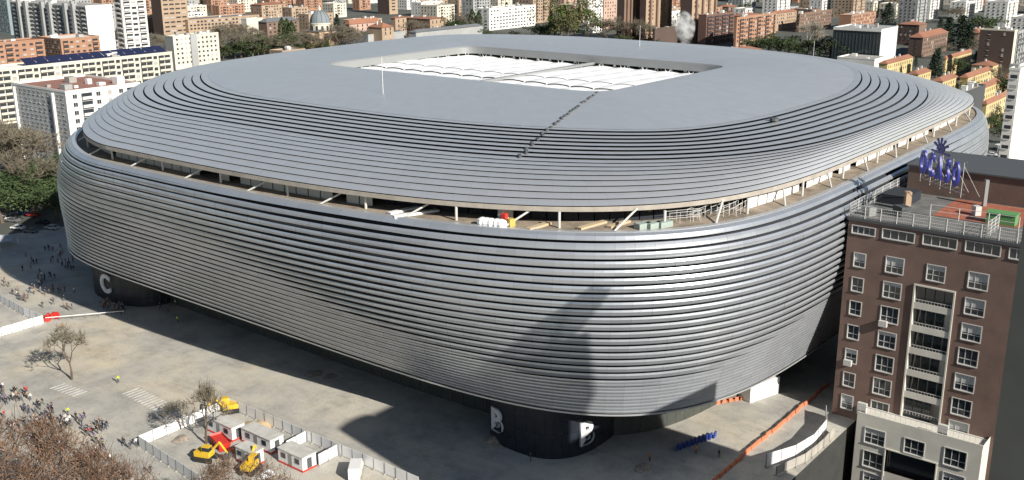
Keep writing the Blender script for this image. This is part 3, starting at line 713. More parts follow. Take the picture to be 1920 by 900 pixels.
for k in range(9):
    zc = 64+k*0.8; hw = 1.2+3.4*(1-abs(k-4.5)/6); xs = tx+17.0
    m.quad((xs-hw, ty-2, zc-0.5*hw), (xs+hw, ty-2, zc+0.55*hw), (xs+hw, ty-2.4, zc+0.55*hw+0.9), (xs-hw, ty-2.4, zc-0.5*hw+0.9))
m.tube((tx+17.0, ty-2.6, 64), (tx+17.0, ty-2.6, 71.5), 0.6, 0.3, 6); m.build('added_shade_mast', CLAD, an)  # slanted slats and mast made up for the branching shadow on the corner
# ------------------------------------------------------------------ the city behind
def C(name, col, **k): return mat(name, col, rough=0.85, noise=0.10, nscale=0.08, **k)
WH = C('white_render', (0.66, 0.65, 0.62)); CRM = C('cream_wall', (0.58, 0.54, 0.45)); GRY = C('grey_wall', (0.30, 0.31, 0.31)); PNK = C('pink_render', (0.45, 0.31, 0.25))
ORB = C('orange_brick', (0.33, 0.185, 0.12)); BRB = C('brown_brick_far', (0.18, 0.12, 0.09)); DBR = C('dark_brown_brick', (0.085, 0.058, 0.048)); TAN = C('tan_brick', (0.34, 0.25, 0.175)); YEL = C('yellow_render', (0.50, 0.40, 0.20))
TEA = C('teal_panels', (0.20, 0.25, 0.26)); TERR = C('terracotta_tiles', (0.26, 0.12, 0.075)); FLAT = C('flat_roof_gravel', (0.30, 0.29, 0.27)); REDT = C('red_roof_membrane', (0.27, 0.13, 0.10)); SLATE = C('slate_roof', (0.13, 0.14, 0.15)); LEADM = C('lead_dome', (0.17, 0.20, 0.22))
SOLAR = mat('solar_panel', (0.018, 0.022, 0.06), rough=0.2)
BWIN = mat('far_window', (0.035, 0.04, 0.048), rough=0.25)
BLINDW = mat('far_blind', (0.34, 0.33, 0.31), rough=0.7)
BOXES = []           # picture boxes of the placed buildings: (x0, y0, x1, y1, distance)
FOOT = []
def solve(P, axis, target):
    lo, hi = 1.0, 400.0
    f = lambda L: PR(P+np.array([L, 0, 0] if axis == 0 else [0, L, 0]))[0]
    inc = f(50) > f(1)
    for _ in range(40):
        mid = (lo+hi)/2
        if (f(mid) < target) == inc: lo = mid
        else: hi = mid
    return (lo+hi)/2
def corner(px, py, h, xl=None, xr=None, Lx=None, Ly=None):
    P = G(px, py, h)
    if xr is not None: Lx = solve(P, 0, xr)
    if xl is not None: Ly = solve(P, 1, xl)
    return float(P[0]), float(P[1]), Lx, Ly
WMESH = {}
def wmesh(w, h_, axis, m):
    k = (round(w, 2), round(h_, 2), axis, m.name)
    if k not in WMESH:
        b = MB(); t = 0.09
        if axis == 'S': b.quad((-w/2, -0.03, 0), (w/2, -0.03, 0), (w/2, -0.03, h_), (-w/2, -0.03, h_), 0); b.box(-w/2-0.12, w/2+0.12, -0.22, 0, -0.16, 0, 1); b.box(-w/2-0.1, w/2+0.1, -0.12, 0, h_, h_+0.12, 1); b.box(-0.05, 0.05, -0.07, -0.03, 0, h_, 1)
        else: b.quad((-0.03, w/2, 0), (-0.03, -w/2, 0), (-0.03, -w/2, h_), (-0.03, w/2, h_), 0); b.box(-0.22, 0, -w/2-0.12, w/2+0.12, -0.16, 0, 1); b.box(-0.12, 0, -w/2-0.1, w/2+0.1, h_, h_+0.12, 1); b.box(-0.07, -0.03, -0.05, 0.05, 0, h_, 1)
        WMESH[k] = b.mesh('window', [m, FRAME])
    return WMESH[k]
def face_windows(root, axis, x, y, L, h, storey=3.1, step=3.2, w=1.5, wh=1.5, individual=False, base=0.0, skip=0.0, balc=None, margin=1.2, mb=None):
    """rows of windows on the west ('W', runs north from y) or south ('S', runs east from x) face"""
    n = max(1, int((L-2*margin)/step)); st = (L-2*margin)/n; nf = max(1, int((h-base-0.6)/storey)); j = mb if mb is not None else MB()
    for f in range(nf):
        z = h-0.9-storey*(f+1)+0.9+0.35
        if z < 0.3: break
        for k in range(n):
            if random.random() < skip: continue
            c = margin+st*(k+0.5)
            if balc and k % balc[0] in balc[1]:
                hw = st*0.48
                if axis == 'S': j.box(x+c-hw, x+c+hw, y-1.1, y, z-0.75, z-0.58, 1); j.box(x+c-hw, x+c+hw, y-1.1, y-1.0, z-0.58, z+0.35, 1); j.quad((x+c-hw+.1, y-0.04, z-0.5), (x+c+hw-.1, y-0.04, z-0.5), (x+c+hw-.1, y-0.04, z+1.6), (x+c-hw+.1, y-0.04, z+1.6), 0)
                else: j.box(x-1.1, x, y+c-hw, y+c+hw, z-0.75, z-0.58, 1); j.box(x-1.1, x-1.0, y+c-hw, y+c+hw, z-0.58, z+0.35, 1); j.quad((x-0.04, y+c+hw-.1, z-0.5), (x-0.04, y+c-hw+.1, z-0.5), (x-0.04, y+c-hw+.1, z+1.6), (x-0.04, y+c+hw-.1, z+1.6), 0)
                continue
            m = BWIN if random.random() < 0.8 else BLINDW
            if individual: link('window', wmesh(w, wh, axis, m), root, (x+c, y, z) if axis == 'S' else (x, y+c, z))
            else:
                mi = 0 if m is BWIN else 2
                if axis == 'S': j.quad((x+c-w/2, y-0.03, z), (x+c+w/2, y-0.03, z), (x+c+w/2, y-0.03, z+wh), (x+c-w/2, y-0.03, z+wh), mi); j.box(x+c-w/2-0.1, x+c+w/2+0.1, y-0.25, y, z-0.18, z, 1)
                else: j.quad((x-0.03, y+c+w/2, z), (x-0.03, y+c-w/2, z), (x-0.03, y+c-w/2, z+wh), (x-0.03, y+c+w/2, z+wh), mi); j.box(x-0.25, x, y+c-w/2-0.1, y+c+w/2+0.1, z-0.18, z, 1)
    return j
def roof_clutter(root, x, y, Lx, Ly, h, n, m=WHITE):
    for k in range(n):
        a, b = x+Lx*random.uniform(0.08, 0.85), y+Ly*random.uniform(0.1, 0.85); s = random.uniform(1.0, 3.2); MB().box(a, a+s, b, b+s*random.uniform(0.7, 1.3), h, h+random.uniform(0.9, 2.8)).build('roof_box', random.choice([m, GRY, FLAT, WH]), root)
def hip_roof(root, x, y, Lx, Ly, h, rise=2.2, ov=0.5, m=None):
    m = m or TERR; b = MB(); x0, x1, y0, y1 = x-ov, x+Lx+ov, y-ov, y+Ly+ov; z0 = h; z1 = h+rise
    if Lx >= Ly: i = min((y1-y0)/2, (x1-x0)/2-0.2); r = [(x0+i*0.8, (y0+y1)/2, z1), (x1-i*0.8, (y0+y1)/2, z1)]; b.quad((x0,y0,z0),(x1,y0,z0),r[1],r[0]); b.quad((x1,y1,z0),(x0,y1,z0),r[0],r[1]); b.poly([(x1,y0,z0),(x1,y1,z0),r[1]]); b.poly([(x0,y1,z0),(x0,y0,z0),r[0]])
    else: i = (x1-x0)/2; r = [((x0+x1)/2, y0+i*0.8, z1), ((x0+x1)/2, y1-i*0.8, z1)]; b.quad((x0,y1,z0),(x0,y0,z0),r[0],r[1]); b.quad((x1,y0,z0),(x1,y1,z0),r[1],r[0]); b.poly([(x0,y0,z0),(x1,y0,z0),r[0]]); b.poly([(x1,y1,z0),(x0,y1,z0),r[1]])
    b.quad((x0,y0,z0-0.05),(x0,y1,z0-0.05),(x1,y1,z0-0.05),(x1,y0,z0-0.05)); rf = b.build('roof', m, root)
    for k in range(2): a = x+Lx*random.uniform(0.2, 0.8); c = y+Ly*random.uniform(0.35, 0.65); MB().box(a, a+0.9, c, c+0.9, h+rise*0.4, h+rise+1.0).build('chimney', WH, rf)
def bld(name, label, px, py, h, xl=None, xr=None, wall=WH, Lx=None, Ly=None, roof='flat', west=None, south=None, clutter=3, group=None, roofm=None, rise=2.2, wallw=None, register=True):
    x, y, Lx, Ly = corner(px, py, h, xl, xr, Lx, Ly)
    return bld_at(name, label, x, y, Lx, Ly, h, wall, roof, west, south, clutter, group, roofm, rise, wallw, register)
def bld_at(name, label, x, y, Lx, Ly, h, wall=WH, roof='flat', west=None, south=None, clutter=3, group=None, roofm=None, rise=2.2, wallw=None, register=True):
    e = thing(name, label, 'building', (0, 0, 0), 0, group); b = MB()
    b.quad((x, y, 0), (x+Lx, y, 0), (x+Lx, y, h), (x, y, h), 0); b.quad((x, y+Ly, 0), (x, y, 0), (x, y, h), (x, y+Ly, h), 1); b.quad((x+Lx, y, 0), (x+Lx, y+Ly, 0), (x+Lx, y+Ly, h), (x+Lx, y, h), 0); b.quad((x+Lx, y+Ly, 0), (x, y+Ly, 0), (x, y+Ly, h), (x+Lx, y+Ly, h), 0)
    b.build('wall', [wall, wallw or wall], e)  # west face takes wallw, on some blocks a darker colour painting its shade
    if roof == 'flat':
        MB().quad((x, y, h-0.3), (x+Lx, y, h-0.3), (x+Lx, y+Ly, h-0.3), (x, y+Ly, h-0.3)).build('roof', roofm or FLAT, e)
        p = MB(); t = 0.3
        p.box(x-0.1, x+Lx+0.1, y-0.1, y+t, h-0.32, h+0.5); p.box(x-0.1, x+Lx+0.1, y+Ly-t, y+Ly+0.1, h-0.32, h+0.5); p.box(x-0.1, x+t, y+t, y+Ly-t, h-0.32, h+0.5); p.box(x+Lx-t, x+Lx+0.1, y+t, y+Ly-t, h-0.32, h+0.5); p.build('parapet', wall, e)
        roof_clutter(e, x, y, Lx, Ly, h-0.3, clutter)
    else: hip_roof(e, x, y, Lx, Ly, h, rise, m=roofm)
    j = MB()
    if west is not None: face_windows(e, 'W', x, y, Ly, h, mb=j, **west)
    if south is not None: face_windows(e, 'S', x, y, Lx, h, mb=j, **south)
    if j.f: tag(j.build('windows', [BWIN, wall if not (west or {}).get('individual') else wall, BLINDW], e), kind='stuff')
    if register:
        q = PR(np.array([(x+a*Lx, y+b_*Ly, c*h) for a in (0, 1) for b_ in (0, 1) for c in (0, 1)])); BOXES.append((q[:, 0].min(), q[:, 1].min(), q[:, 0].max(), q[:, 1].max(), math.hypot(x-CX, y-CY)))
        FOOT.append((x, y, Lx, Ly))
    return e, (x, y, Lx, Ly)

# left side
e, (x, y, Lx, Ly) = bld('apartment_block', 'white apartment block with shaded grey side nearest left of the stadium', 122, 173, 30, 22, 262, WH, west=dict(step=3.4, w=1.3, wh=1.3, individual=True), south=dict(step=4.6, w=1.7, wh=1.5, individual=True, balc=(4, (1,))), roofm=REDT, clutter=8, wallw=C('shaded_side_render', (0.42, 0.43, 0.44)))  # west wall has its shade put into a darker render colour
for f in (0.22, 0.95): MB().box(x-0.9, x, y+Ly*f-0.5, y+Ly*f+0.5, 0, 29).build('pilaster', WH, e)
e, (x, y, Lx, Ly) = bld('apartment_block', 'long white balconied apartment slab with dark solar panels on its roof', -60, 136, 26, None, 322, CRM, Ly=15, south=dict(step=3.6, w=2.2, wh=1.6, individual=False, balc=(3, (0, 1)), storey=3.0), roofm=WH, clutter=7)
n = 13
for k in range(n):
    a = x+Lx*(0.27+0.72*k/n); b = a+Lx*0.72/n-0.3; m = MB(); m.quad((a, y+2.0, 26.3), (b, y+2.0, 26.3), (b, y+9.0, 29.2), (a, y+9.0, 29.2)); m.quad((a, y+2.0, 26.2), (a, y+9.0, 29.1), (b, y+9.0, 29.1), (b, y+2.0, 26.2)); m.build('solar_panel', SOLAR, e)
bld('apartment_block', 'orange brick block with white balcony bands at left edge behind solar roof', -40, 84, 24, None, 82, ORB, Ly=16, south=dict(step=4.5, w=2.2, wh=1.2, balc=(4, (3,))), roofm=TERR)
bld('apartment_block', 'orange brick block with dark shaded west side before the white gable', 113, 74, 24, 72, 186, ORB, south=dict(step=4.0, w=2.0, wh=1.2, balc=(5, (0,))), west=dict(step=3.2, w=1.6), roofm=WH, wallw=BRB)  # brown brick on the west wall paints its shade
e, (x, y, Lx, Ly) = bld('apartment_tower', 'tall white gabled slab with grey vertical stair shafts and stacked balconies', 160, 12, 38, 18, 209, WH, west=dict(step=4.2, w=2.6, wh=1.7, balc=(2, (0,))), clutter=6, wallw=C('stair_grey', (0.24, 0.26, 0.28)))
for f in (0.12, 0.22, 0.42, 0.52, 0.74, 0.84): MB().box(x-2.6, x-0.02, y+Ly*f, y+Ly*f+3.2, 0, 39.5).build('stair_shaft', GRY, e)
bld('apartment_tower', 'teal panelled tower at the top left corner of the picture', 8, -30, 46, -60, 24, TEA, south=dict(step=3.4, w=1.8, wh=1.4), west=dict(step=3.4, w=1.8), register=True)
bld('apartment_tower', 'white tower with curved grey balconies behind the white gable', 224, -22, 55, 211, 270, WH, south=dict(step=5, w=3.4, wh=1.5, storey=3.4, balc=(3, (0, 2))), west=dict(step=4, w=3.0, balc=(2, (0, 1))))
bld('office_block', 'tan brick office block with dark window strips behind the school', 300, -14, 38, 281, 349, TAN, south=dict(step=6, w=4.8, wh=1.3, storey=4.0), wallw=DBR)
bld('school_building', 'long low school with grey roof and pale gable walls', 352, 38, 12, None, 486, TAN, Ly=26, south=dict(step=4, w=2.4), roofm=SLATE)
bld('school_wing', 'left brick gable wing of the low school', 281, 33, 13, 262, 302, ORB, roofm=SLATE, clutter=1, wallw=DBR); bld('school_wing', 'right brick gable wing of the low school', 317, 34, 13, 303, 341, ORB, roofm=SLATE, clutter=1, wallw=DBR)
e, (x, y, Lx, Ly) = bld('apartment_block', 'cream apartment block with grey stair shaft standing among trees', 324, 69, 22, 309, 409, CRM, south=dict(step=3.3, w=1.5, wh=1.3), roofm=FLAT, clutter=7, wallw=GRY)
MB().box(x+Lx*0.36, x+Lx*0.36+5, y-1.0, y, 0, 23).build('stair_shaft', GRY, e)
bld('office_block', 'cream windowless block beside the bare trees', 462, 36, 14, 452, 492, CRM, clutter=1)
bld('apartment_block', 'red brick building with slate roof left of the domed church', 500, 42, 18, 484, 560, BRB, roof='hip', roofm=SLATE, south=dict(step=4, w=2), rise=3)
# domed church
P = G(600, 40, 22); ch = thing('church', 'stone church with ribbed grey lead dome', 'church', (0, 0, 0)); cx_, cy_ = float(P[0]), float(P[1]); STN = C('church_stone', (0.42, 0.31, 0.22))
m = MB(); m.box(cx_-9, cx_+9, cy_-9, cy_+9, 0, 15); m.box(cx_-4, cx_+4, cy_-14, cy_-9, 0, 13.5); m.box(cx_-14, cx_-9, cy_-4, cy_+4, 0, 13.5); m.build('nave', STN, ch)
hip_roof(ch, cx_-9, cy_-9, 18, 18, 15, 2, m=SLATE)
MB().lathe((cx_, cy_, 0), [(8.2, 14), (8.2, 20), (8.7, 20.2), (8.7, 21)], 20).build('drum', CRM, ch)
for k in range(12): a = 2*math.pi*k/12; MB().obox((cx_+8.2*math.cos(a), cy_+8.2*math.sin(a), 15.5), 0.4, 1.7, 3.4, a).build('window', BWIN, ch)
MB().lathe((cx_, cy_, 21), [(7.9*math.cos(t), 9.5*math.sin(t)) for t in np.linspace(0, 1.5, 9)], 24).build('dome', LEADM, ch, True)
for k in range(12):
    a = 2*math.pi*k/12; m = MB(); pts = [(8.0*math.cos(t)*math.cos(a)+cx_, 8.0*math.cos(t)*math.sin(a)+cy_, 21.05+9.6*math.sin(t)) for t in np.linspace(0, 1.5, 8)]
    for p, q in zip(pts[:-1], pts[1:]): m.tube(p, q, 0.22, n=4)
    m.build('rib', SLATE, ch)
MB().lathe((cx_, cy_, 30.3), [(1.2, 0), (1.2, 2), (0.9, 2.4), (0.1, 4.2)], 10).build('lantern', CRM, ch)
BOXES.append((575, 0, 640, 85, 700)); FOOT.append((cx_-14, cy_-14, 28, 28))
bld('convent_building', 'low building with red tiled roof right of the church', 655, 46, 14, 648, 712, PNK, roof='hip', rise=4, south=dict(step=5, w=1.4, wh=2), wallw=BRB)
bld('convent_building', 'tan pavilion with tiled hip roof beside the red roofed building', 716, 52, 15, 690, 738, TAN, roof='hip', rise=3.5, south=dict(step=4, w=1.2, wh=2.2)); bld('convent_building', 'tan brick house with narrow windows and flat red roof', 741, 34, 17, 733, 762, TAN, roof='hip', rise=1.0, south=dict(step=4, w=1.2, wh=2.4, storey=4.2), roofm=TERR)
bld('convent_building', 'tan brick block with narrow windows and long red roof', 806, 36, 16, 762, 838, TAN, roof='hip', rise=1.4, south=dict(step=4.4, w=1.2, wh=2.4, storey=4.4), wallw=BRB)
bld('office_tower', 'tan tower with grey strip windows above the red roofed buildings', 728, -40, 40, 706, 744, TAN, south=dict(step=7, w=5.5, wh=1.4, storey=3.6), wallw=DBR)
bld('low_shed', 'low grey metal roof just behind the stadium', 690, 66, 9, 648, 760, GRY, roofm=SLATE, clutter=2); bld('low_shed', 'grey pitched metal roof showing over the far stadium edge', 780, 61, 9, 766, 905, GRY, roof='hip', rise=2.0, roofm=SLATE)
bld('apartment_block', 'white stepped block with dark window strips left of the big green tree', 917, 17, 20, 893, 1004, WH, south=dict(step=4.4, w=2.6, wh=1.3), west=dict(step=5, w=3.6, wh=1.4), clutter=7)
bld('apartment_tower', 'slim white tower right of the big green tree', 1103, -30, 44, 1098, 1131, WH, south=dict(step=4, w=1.8, wh=1.4)); bld('apartment_tower', 'pink and white tower beside the slim white tower', 1133, -30, 42, 1131, 1158, PNK, south=dict(step=4, w=1.6))
e = None
for (px, xl, xr, lb) in ((1172, 1158, 1200, 'leftmost of the tall brown brick towers'), (1213, 1202, 1262, 'wide brown brick tower with narrow slit windows behind the steam'), (1300, 1278, 1347, 'brown brick tower right of the steam plume')):
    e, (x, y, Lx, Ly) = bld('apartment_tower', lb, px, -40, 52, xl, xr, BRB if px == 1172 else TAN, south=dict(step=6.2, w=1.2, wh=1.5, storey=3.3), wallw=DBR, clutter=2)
    for k in range(4): MB().box(x+Lx*(0.12+0.25*k), x+Lx*(0.12+0.25*k)+2.0, y-1.6, y-0.02, 0, 52).build('brick_pier', BRB, e)
bld('warehouse', 'dark low building with white roof boxes beside the steam', 1228, 55, 14, 1224, 1282, DBR, Ly=22, clutter=8)
bld('apartment_block', 'dark red brick block with glazed balconies right of the steam', 1325, 29, 24, 1310, 1377, C('dark_red_brick', (0.15, 0.085, 0.065)), south=dict(step=4, w=2.8, wh=1.4, balc=(3, (0, 1))), clutter=3)
bld('apartment_block', 'long orange brick apartment block with rows of balconies', 1382, 34, 24, 1378, 1456, ORB, south=dict(step=3.6, w=2.2, wh=1.3, balc=(4, (1, 2))), clutter=7)
bld('house_row', 'tan terrace with flat top behind the pale bare tree', 1452, 26, 16, 1440, 1494, TAN, south=dict(step=4, w=1.5), roof='hip', rise=2); bld('house_row', 'maroon brick terrace behind the pale bare tree', 1500, 27, 16, 1494, 1560, BRB, south=dict(step=4, w=1.5), west=dict(step=4, w=1.5), roofm=C('green_flat_roof', (0.20, 0.23, 0.16)))
bld('house_row', 'orange brick terrace with arched windows above the glass block', 1597, 29, 14, 1574, 1643, ORB, south=dict(step=3.6, w=1.6, wh=1.8), roofm=FLAT)
e, (x, y, Lx, Ly) = bld('office_block', 'dark glass fronted block with pale metal end wall', 1653, 56, 24, 1563, 1684, C('pale_metal', (0.52, 0.55, 0.56)), clutter=5, wallw=mat('glass_curtain', (0.035, 0.05, 0.06), rough=0.12))
for k in range(1, 14): MB().box(x-0.18, x, y+Ly*k/14-0.05, y+Ly*k/14+0.05, 0, 23).build('mullion', DGREY, e)
MB().box(x-0.6, x, y, y+Ly, 22.6, 23.6).build('eaves_band', WH, e)
bld('low_pavilion', 'low white pavilion roof in front of the dark glass block', 1640, 112, 7, 1570, 1660, WH, clutter=2)
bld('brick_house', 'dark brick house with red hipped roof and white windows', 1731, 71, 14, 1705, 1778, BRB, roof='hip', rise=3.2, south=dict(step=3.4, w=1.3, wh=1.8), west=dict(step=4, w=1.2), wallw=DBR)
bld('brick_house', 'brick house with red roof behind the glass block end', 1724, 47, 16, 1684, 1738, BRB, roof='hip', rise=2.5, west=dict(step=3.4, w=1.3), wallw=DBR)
bld('brick_house', 'small red roofed brick house beside the dark conifer', 1838, 62, 12, 1818, 1850, PNK, roof='hip', rise=3)
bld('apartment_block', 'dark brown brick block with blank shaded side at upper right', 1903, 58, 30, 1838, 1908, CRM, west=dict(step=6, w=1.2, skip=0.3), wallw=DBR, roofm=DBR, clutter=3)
bld('apartment_block', 'grey balconied block at the upper right picture edge', 1909, 60, 28, 1906, 1960, GRY, south=dict(step=3, w=1.8, balc=(2, (0,))))
ylab = ['yellow house with red roof between two conifers', 'yellow house with red roof beside the white tower, upper', 'yellow house with red roof half hidden by conifer', 'yellow house with red roof nearest the stadium roof', 'long low yellow house with red roof at the end of the row', 'yellow house with red roof nearest and largest, by the white tower', 'yellow house with long red roof in the middle of the group', 'yellow house with red roof below the dark brown block']
for (px, py, xl, xr, h_), lb in zip(((1774,111,1769,1822,11), (1862,124,1822,1893,10), (1768,153,1748,1796,10), (1722,140,1702,1746,9), (1664,120,1648,1712,9), (1850,196,1842,1898,12), (1815,146,1800,1860,10), (1838,168,1820,1906,9)), ylab):
    bld('yellow_house', lb, px, py, h_, xl, xr, YEL, roof='hip', rise=2.0, south=dict(step=3.4, w=1.1, wh=1.5, individual=(h_ == 12)), group='yellow houses right of the stadium')
bld('brick_annexe', 'dark grey flat block against the right rim of the stadium', 1812, 174, 12, 1790, 1848, DGREY, roofm=FLAT, clutter=4)
bld('apartment_tower', 'white tower with dark windows at the right picture edge', 1913, 131, 44, 1893, 1990, WH, west=dict(step=4.2, w=2.0, wh=1.2, storey=3.2), clutter=2)

# filler blocks of the farther city, kept clear of everything named above
fcols = [(WH, 'white'), (CRM, 'cream'), (TAN, 'tan'), (ORB, 'orange brick'), (GRY, 'grey'), (PNK, 'pink'), (BRB, 'brown brick')]
rg = random.Random(11); placed = 0
for row, d in enumerate((560, 640, 720, 800, 890, 980, 1080, 1190, 1310, 1450, 1600, 1780, 1980)):
    a = YAW-0.50
    while a < YAW+0.50:
        x, y = CX+d*math.sin(a), CY+d*math.cos(a); Lx, Ly = rg.uniform(18, 38), rg.uniform(12, 24); h_ = rg.choice([7, 9, 12, 15, 18, 21]) if d < 1000 else rg.choice([10, 15, 18, 21, 25, 30])
        a += (Lx+rg.uniform(3, 12))/d
        if -110 < x < 125 and -150 < y < 110: continue
        if any(x < fx+fl+3 and x+Lx+3 > fx and y < fy+fw+3 and y+Ly+3 > fy for fx, fy, fl, fw in FOOT): continue
        q = PR(np.array([(x+u*Lx, y+v*Ly, w*h_) for u in (0, 1) for v in (0, 1) for w in (0, 1)])); bx = (q[:, 0].min(), q[:, 1].min(), q[:, 0].max(), q[:, 1].max())
        if bx[3] < -8 or bx[2] < -20 or bx[0] > 1940: continue
        def clash(b): return b[4] > d-20 and bx[0] < b[2]-2 and bx[2] > b[0]+2 and bx[1] < b[3]-4 and bx[3] > b[1]
        if any(clash(b) for b in BOXES): continue
        # green belts stay open
        if bx[1] > 20 and any(l < (bx[0]+bx[2])/2 < r_ for l, r_ in ((405, 500), (640, 660), (840, 895), (1020, 1130), (1140, 1210), (1415, 1600), (1760, 1840), (210, 260))): continue
        m_, cn = rg.choice(fcols[:5] if bx[0] < 1000 else fcols)
        hip = rg.random() < 0.35 and h_ < 16
        side = 'left' if bx[2] < 640 else ('middle' if bx[2] < 1280 else 'right')
        bld_at('city_block', f'{cn} {"tile roofed" if hip else "flat roofed"} block in the far city, {side} part', x, y, Lx, Ly, h_, m_, 'hip' if hip else 'flat', dict(step=3.6, w=1.7, wh=1.4), dict(step=3.6, w=1.7, wh=1.4, balc=(rg.choice([3, 4, 50]), (1,))), rg.randint(1, 4), f'{cn} {"tile" if hip else "flat"} roofed far blocks, {side}', None, 2.2, None, False); FOOT.append((x, y, Lx, Ly)); placed += 1
print('filler', placed)
# ------------------------------------------------------------------ trees
BARK = mat('bark', (0.11, 0.085, 0.065), rough=0.95); BARKP = mat('pale_bark', (0.30, 0.27, 0.22), rough=0.95); TWIG = mat('twig', (0.145, 0.125, 0.09), rough=0.95)
def leafm(name, col): return mat(name, col, rough=0.75, rnd=0.45, spec=0.2)
L_EV = leafm('evergreen_leaf', (0.050, 0.075, 0.030)); L_CO = leafm('conifer_needles', (0.024, 0.042, 0.026)); L_OL = leafm('olive_leaf', (0.105, 0.105, 0.048)); L_RU = leafm('dry_leaf', (0.15, 0.095, 0.065)); L_WI = leafm('winter_twigs', (0.13, 0.115, 0.085))
def leaf(b, p, s, r=None, up=0.3):
    n = Vector((rng.normal(), rng.normal(), rng.normal()+up)).normalized(); t = n.orthogonal().normalized(); t.rotate(Matrix.Rotation(rng.random()*6.28, 3, n)); q = n.cross(t); p = Vector(p); k = rng.uniform(0.6, 1.3)*s
    b.poly([p-t*k, p-q*k*0.6, p+t*k, p+q*k*0.6], 0, rng.random() if r is None else min(1, max(0, r+rng.normal()*0.12)))
def branch(b, p, d, L, r, depth, ends, spread=0.55, seg=2):
    p = Vector(p); d = Vector(d).normalized()
    for k in range(seg):
        d2 = (d+Vector((rng.normal(), rng.normal(), rng.normal()*0.5))*0.14).normalized(); q = p+d2*(L/seg); b.tube(p, q, r*(1-0.3*k/seg), r*(1-0.3*(k+1)/seg), 4 if depth > 2 else 3, cap=False); p, d = q, d2
    ends.append((p, depth))
    if depth == 0: return
    for k in range(3 if depth > 1 else 3):
        a = k*2.1+rng.random()*1.5; o = d.orthogonal().normalized(); o.rotate(Matrix.Rotation(a, 3, d)); branch(b, p, d*(1-spread*0.5)+o*spread*rng.uniform(0.7, 1.3)+Vector((0, 0, 0.12)), L*rng.uniform(0.62, 0.82), r*0.58, depth-1, ends, spread, seg)
TPROTO = {}
def proto(kind):
    """unit-height tree meshes (trunk, crown, trunk material, crown material), several of each kind"""
    if kind in TPROTO: return TPROTO[kind]
    out = []
    for v in range(3):
        tb = MB(); cb = MB(); e = []
        if kind in ('evergreen', 'olive', 'green'):
            tb.tube((0, 0, 0), (0.01, 0, 0.38), 0.028, 0.018, 7); 
            for k in range(6): a = k*1.05+v; tb.tube((0.01, 0, 0.30+0.03*k), (0.24*math.cos(a), 0.24*math.sin(a), 0.52+0.04*k), 0.012, 0.005, 4)
            cl = [(Vector((0.27*rng.normal()*0.75, 0.27*rng.normal()*0.75, 0.62+0.15*rng.normal())), rng.uniform(0.08, 0.15), rng.random()) for _ in range(26)]
            for c, rad, sh in cl:
                if c.z < 0.25: c.z = 0.3
                if c.z > 0.92: c.z = 0.9
                for _ in range(52):
                    o = Vector((rng.normal(), rng.normal(), rng.normal())).normalized()*rad*rng.uniform(0.6, 1.0); leaf(cb, c+o, 0.026, 0.25+0.5*sh)
            mats = (BARK, {'evergreen': L_EV, 'olive': L_OL, 'green': leafm('bright_leaf', (0.072, 0.105, 0.030))}[kind])
        elif kind == 'conifer':
            tb.tube((0, 0, 0), (0, 0, 0.95), 0.022, 0.006, 6)
            for k in range(26):
                z = 0.14+0.82*k/26; R = 0.21*(1-z)**0.8+0.02
                for j in range(9):
                    a = j*0.7+k*1.3+rng.random()*0.4; rr = R*rng.uniform(0.7, 1.15); tip = Vector((rr*math.cos(a), rr*math.sin(a), z-0.04))
                    for t in np.linspace(0.25, 1, 5): leaf(cb, Vector((0, 0, z)).lerp(tip, t)+Vector((rng.normal(), rng.normal(), rng.normal()))*0.012, 0.022, 0.5, 0.8)
            mats = (BARK, L_CO)
        elif kind == 'columnar':
            tb.tube((0, 0, 0), (0, 0, 0.9), 0.02, 0.006, 6)
            for k in range(1300): z = rng.random()**0.8; R = 0.13*math.sin(math.pi*min(1, 0.12+z*0.9))**0.6; a = rng.random()*6.28; leaf(cb, (R*math.cos(a)*rng.uniform(0.6, 1.1), R*math.sin(a)*rng.uniform(0.6, 1.1), 0.06+z*0.93), 0.022)
            mats = (BARK, L_EV)
        else:       # bare, pale, rusty
            branch(tb, (0, 0, 0), (0, 0, 1), 0.27, 0.022 if kind != 'rusty' else 0.013, 4 if kind != 'pale' else 4, e, 0.55 if kind != 'pale' else 0.32)
            pts = [p for p, d in e if d <= 1]
            for p in pts:
                for _ in range(7 if kind != 'rusty' else 5): q = p+Vector((rng.normal(), rng.normal(), abs(rng.normal())+0.3))*0.05; cb.tube(p, q, 0.0034 if kind != 'rusty' else 0.0018, 0.0016, 3, cap=False)
            if kind == 'rusty':
                for p in pts:
                    for _ in range(5): leaf(cb, p+Vector((rng.normal(), rng.normal(), rng.normal()))*0.045, 0.0075)
            zm = max(p.z for p in pts)
            for b in (tb, cb): b.v = [(x/zm, y/zm, z/zm) for x, y, z in b.v]
            mats = {'bare': (BARK, TWIG), 'pale': (BARKP, BARKP), 'rusty': (BARK, L_RU)}[kind]
        out.append((tb.mesh('trunk', mats[0]), cb.mesh('crown', mats[1])))
    TPROTO[kind] = out; return out
TC_ = {}
def tree(kind, pos, h, label, group=None, wide=1.0):
    v = TC_.get(kind, 0); TC_[kind] = v+1; t, c = proto(kind)[v % 3]
    nm = {'evergreen': 'evergreen_tree', 'olive': 'olive_green_tree', 'green': 'broadleaf_tree', 'conifer': 'conifer_tree', 'columnar': 'cypress_tree', 'bare': 'bare_tree', 'pale': 'pale_bare_tree', 'rusty': 'dry_leaved_tree'}[kind]
    o = thing(nm, label, 'tree', tuple(pos), random.random()*6.28, group); link('trunk', t, o); link('crown', c, o); o.scale = (h*wide, h*wide, h); return o
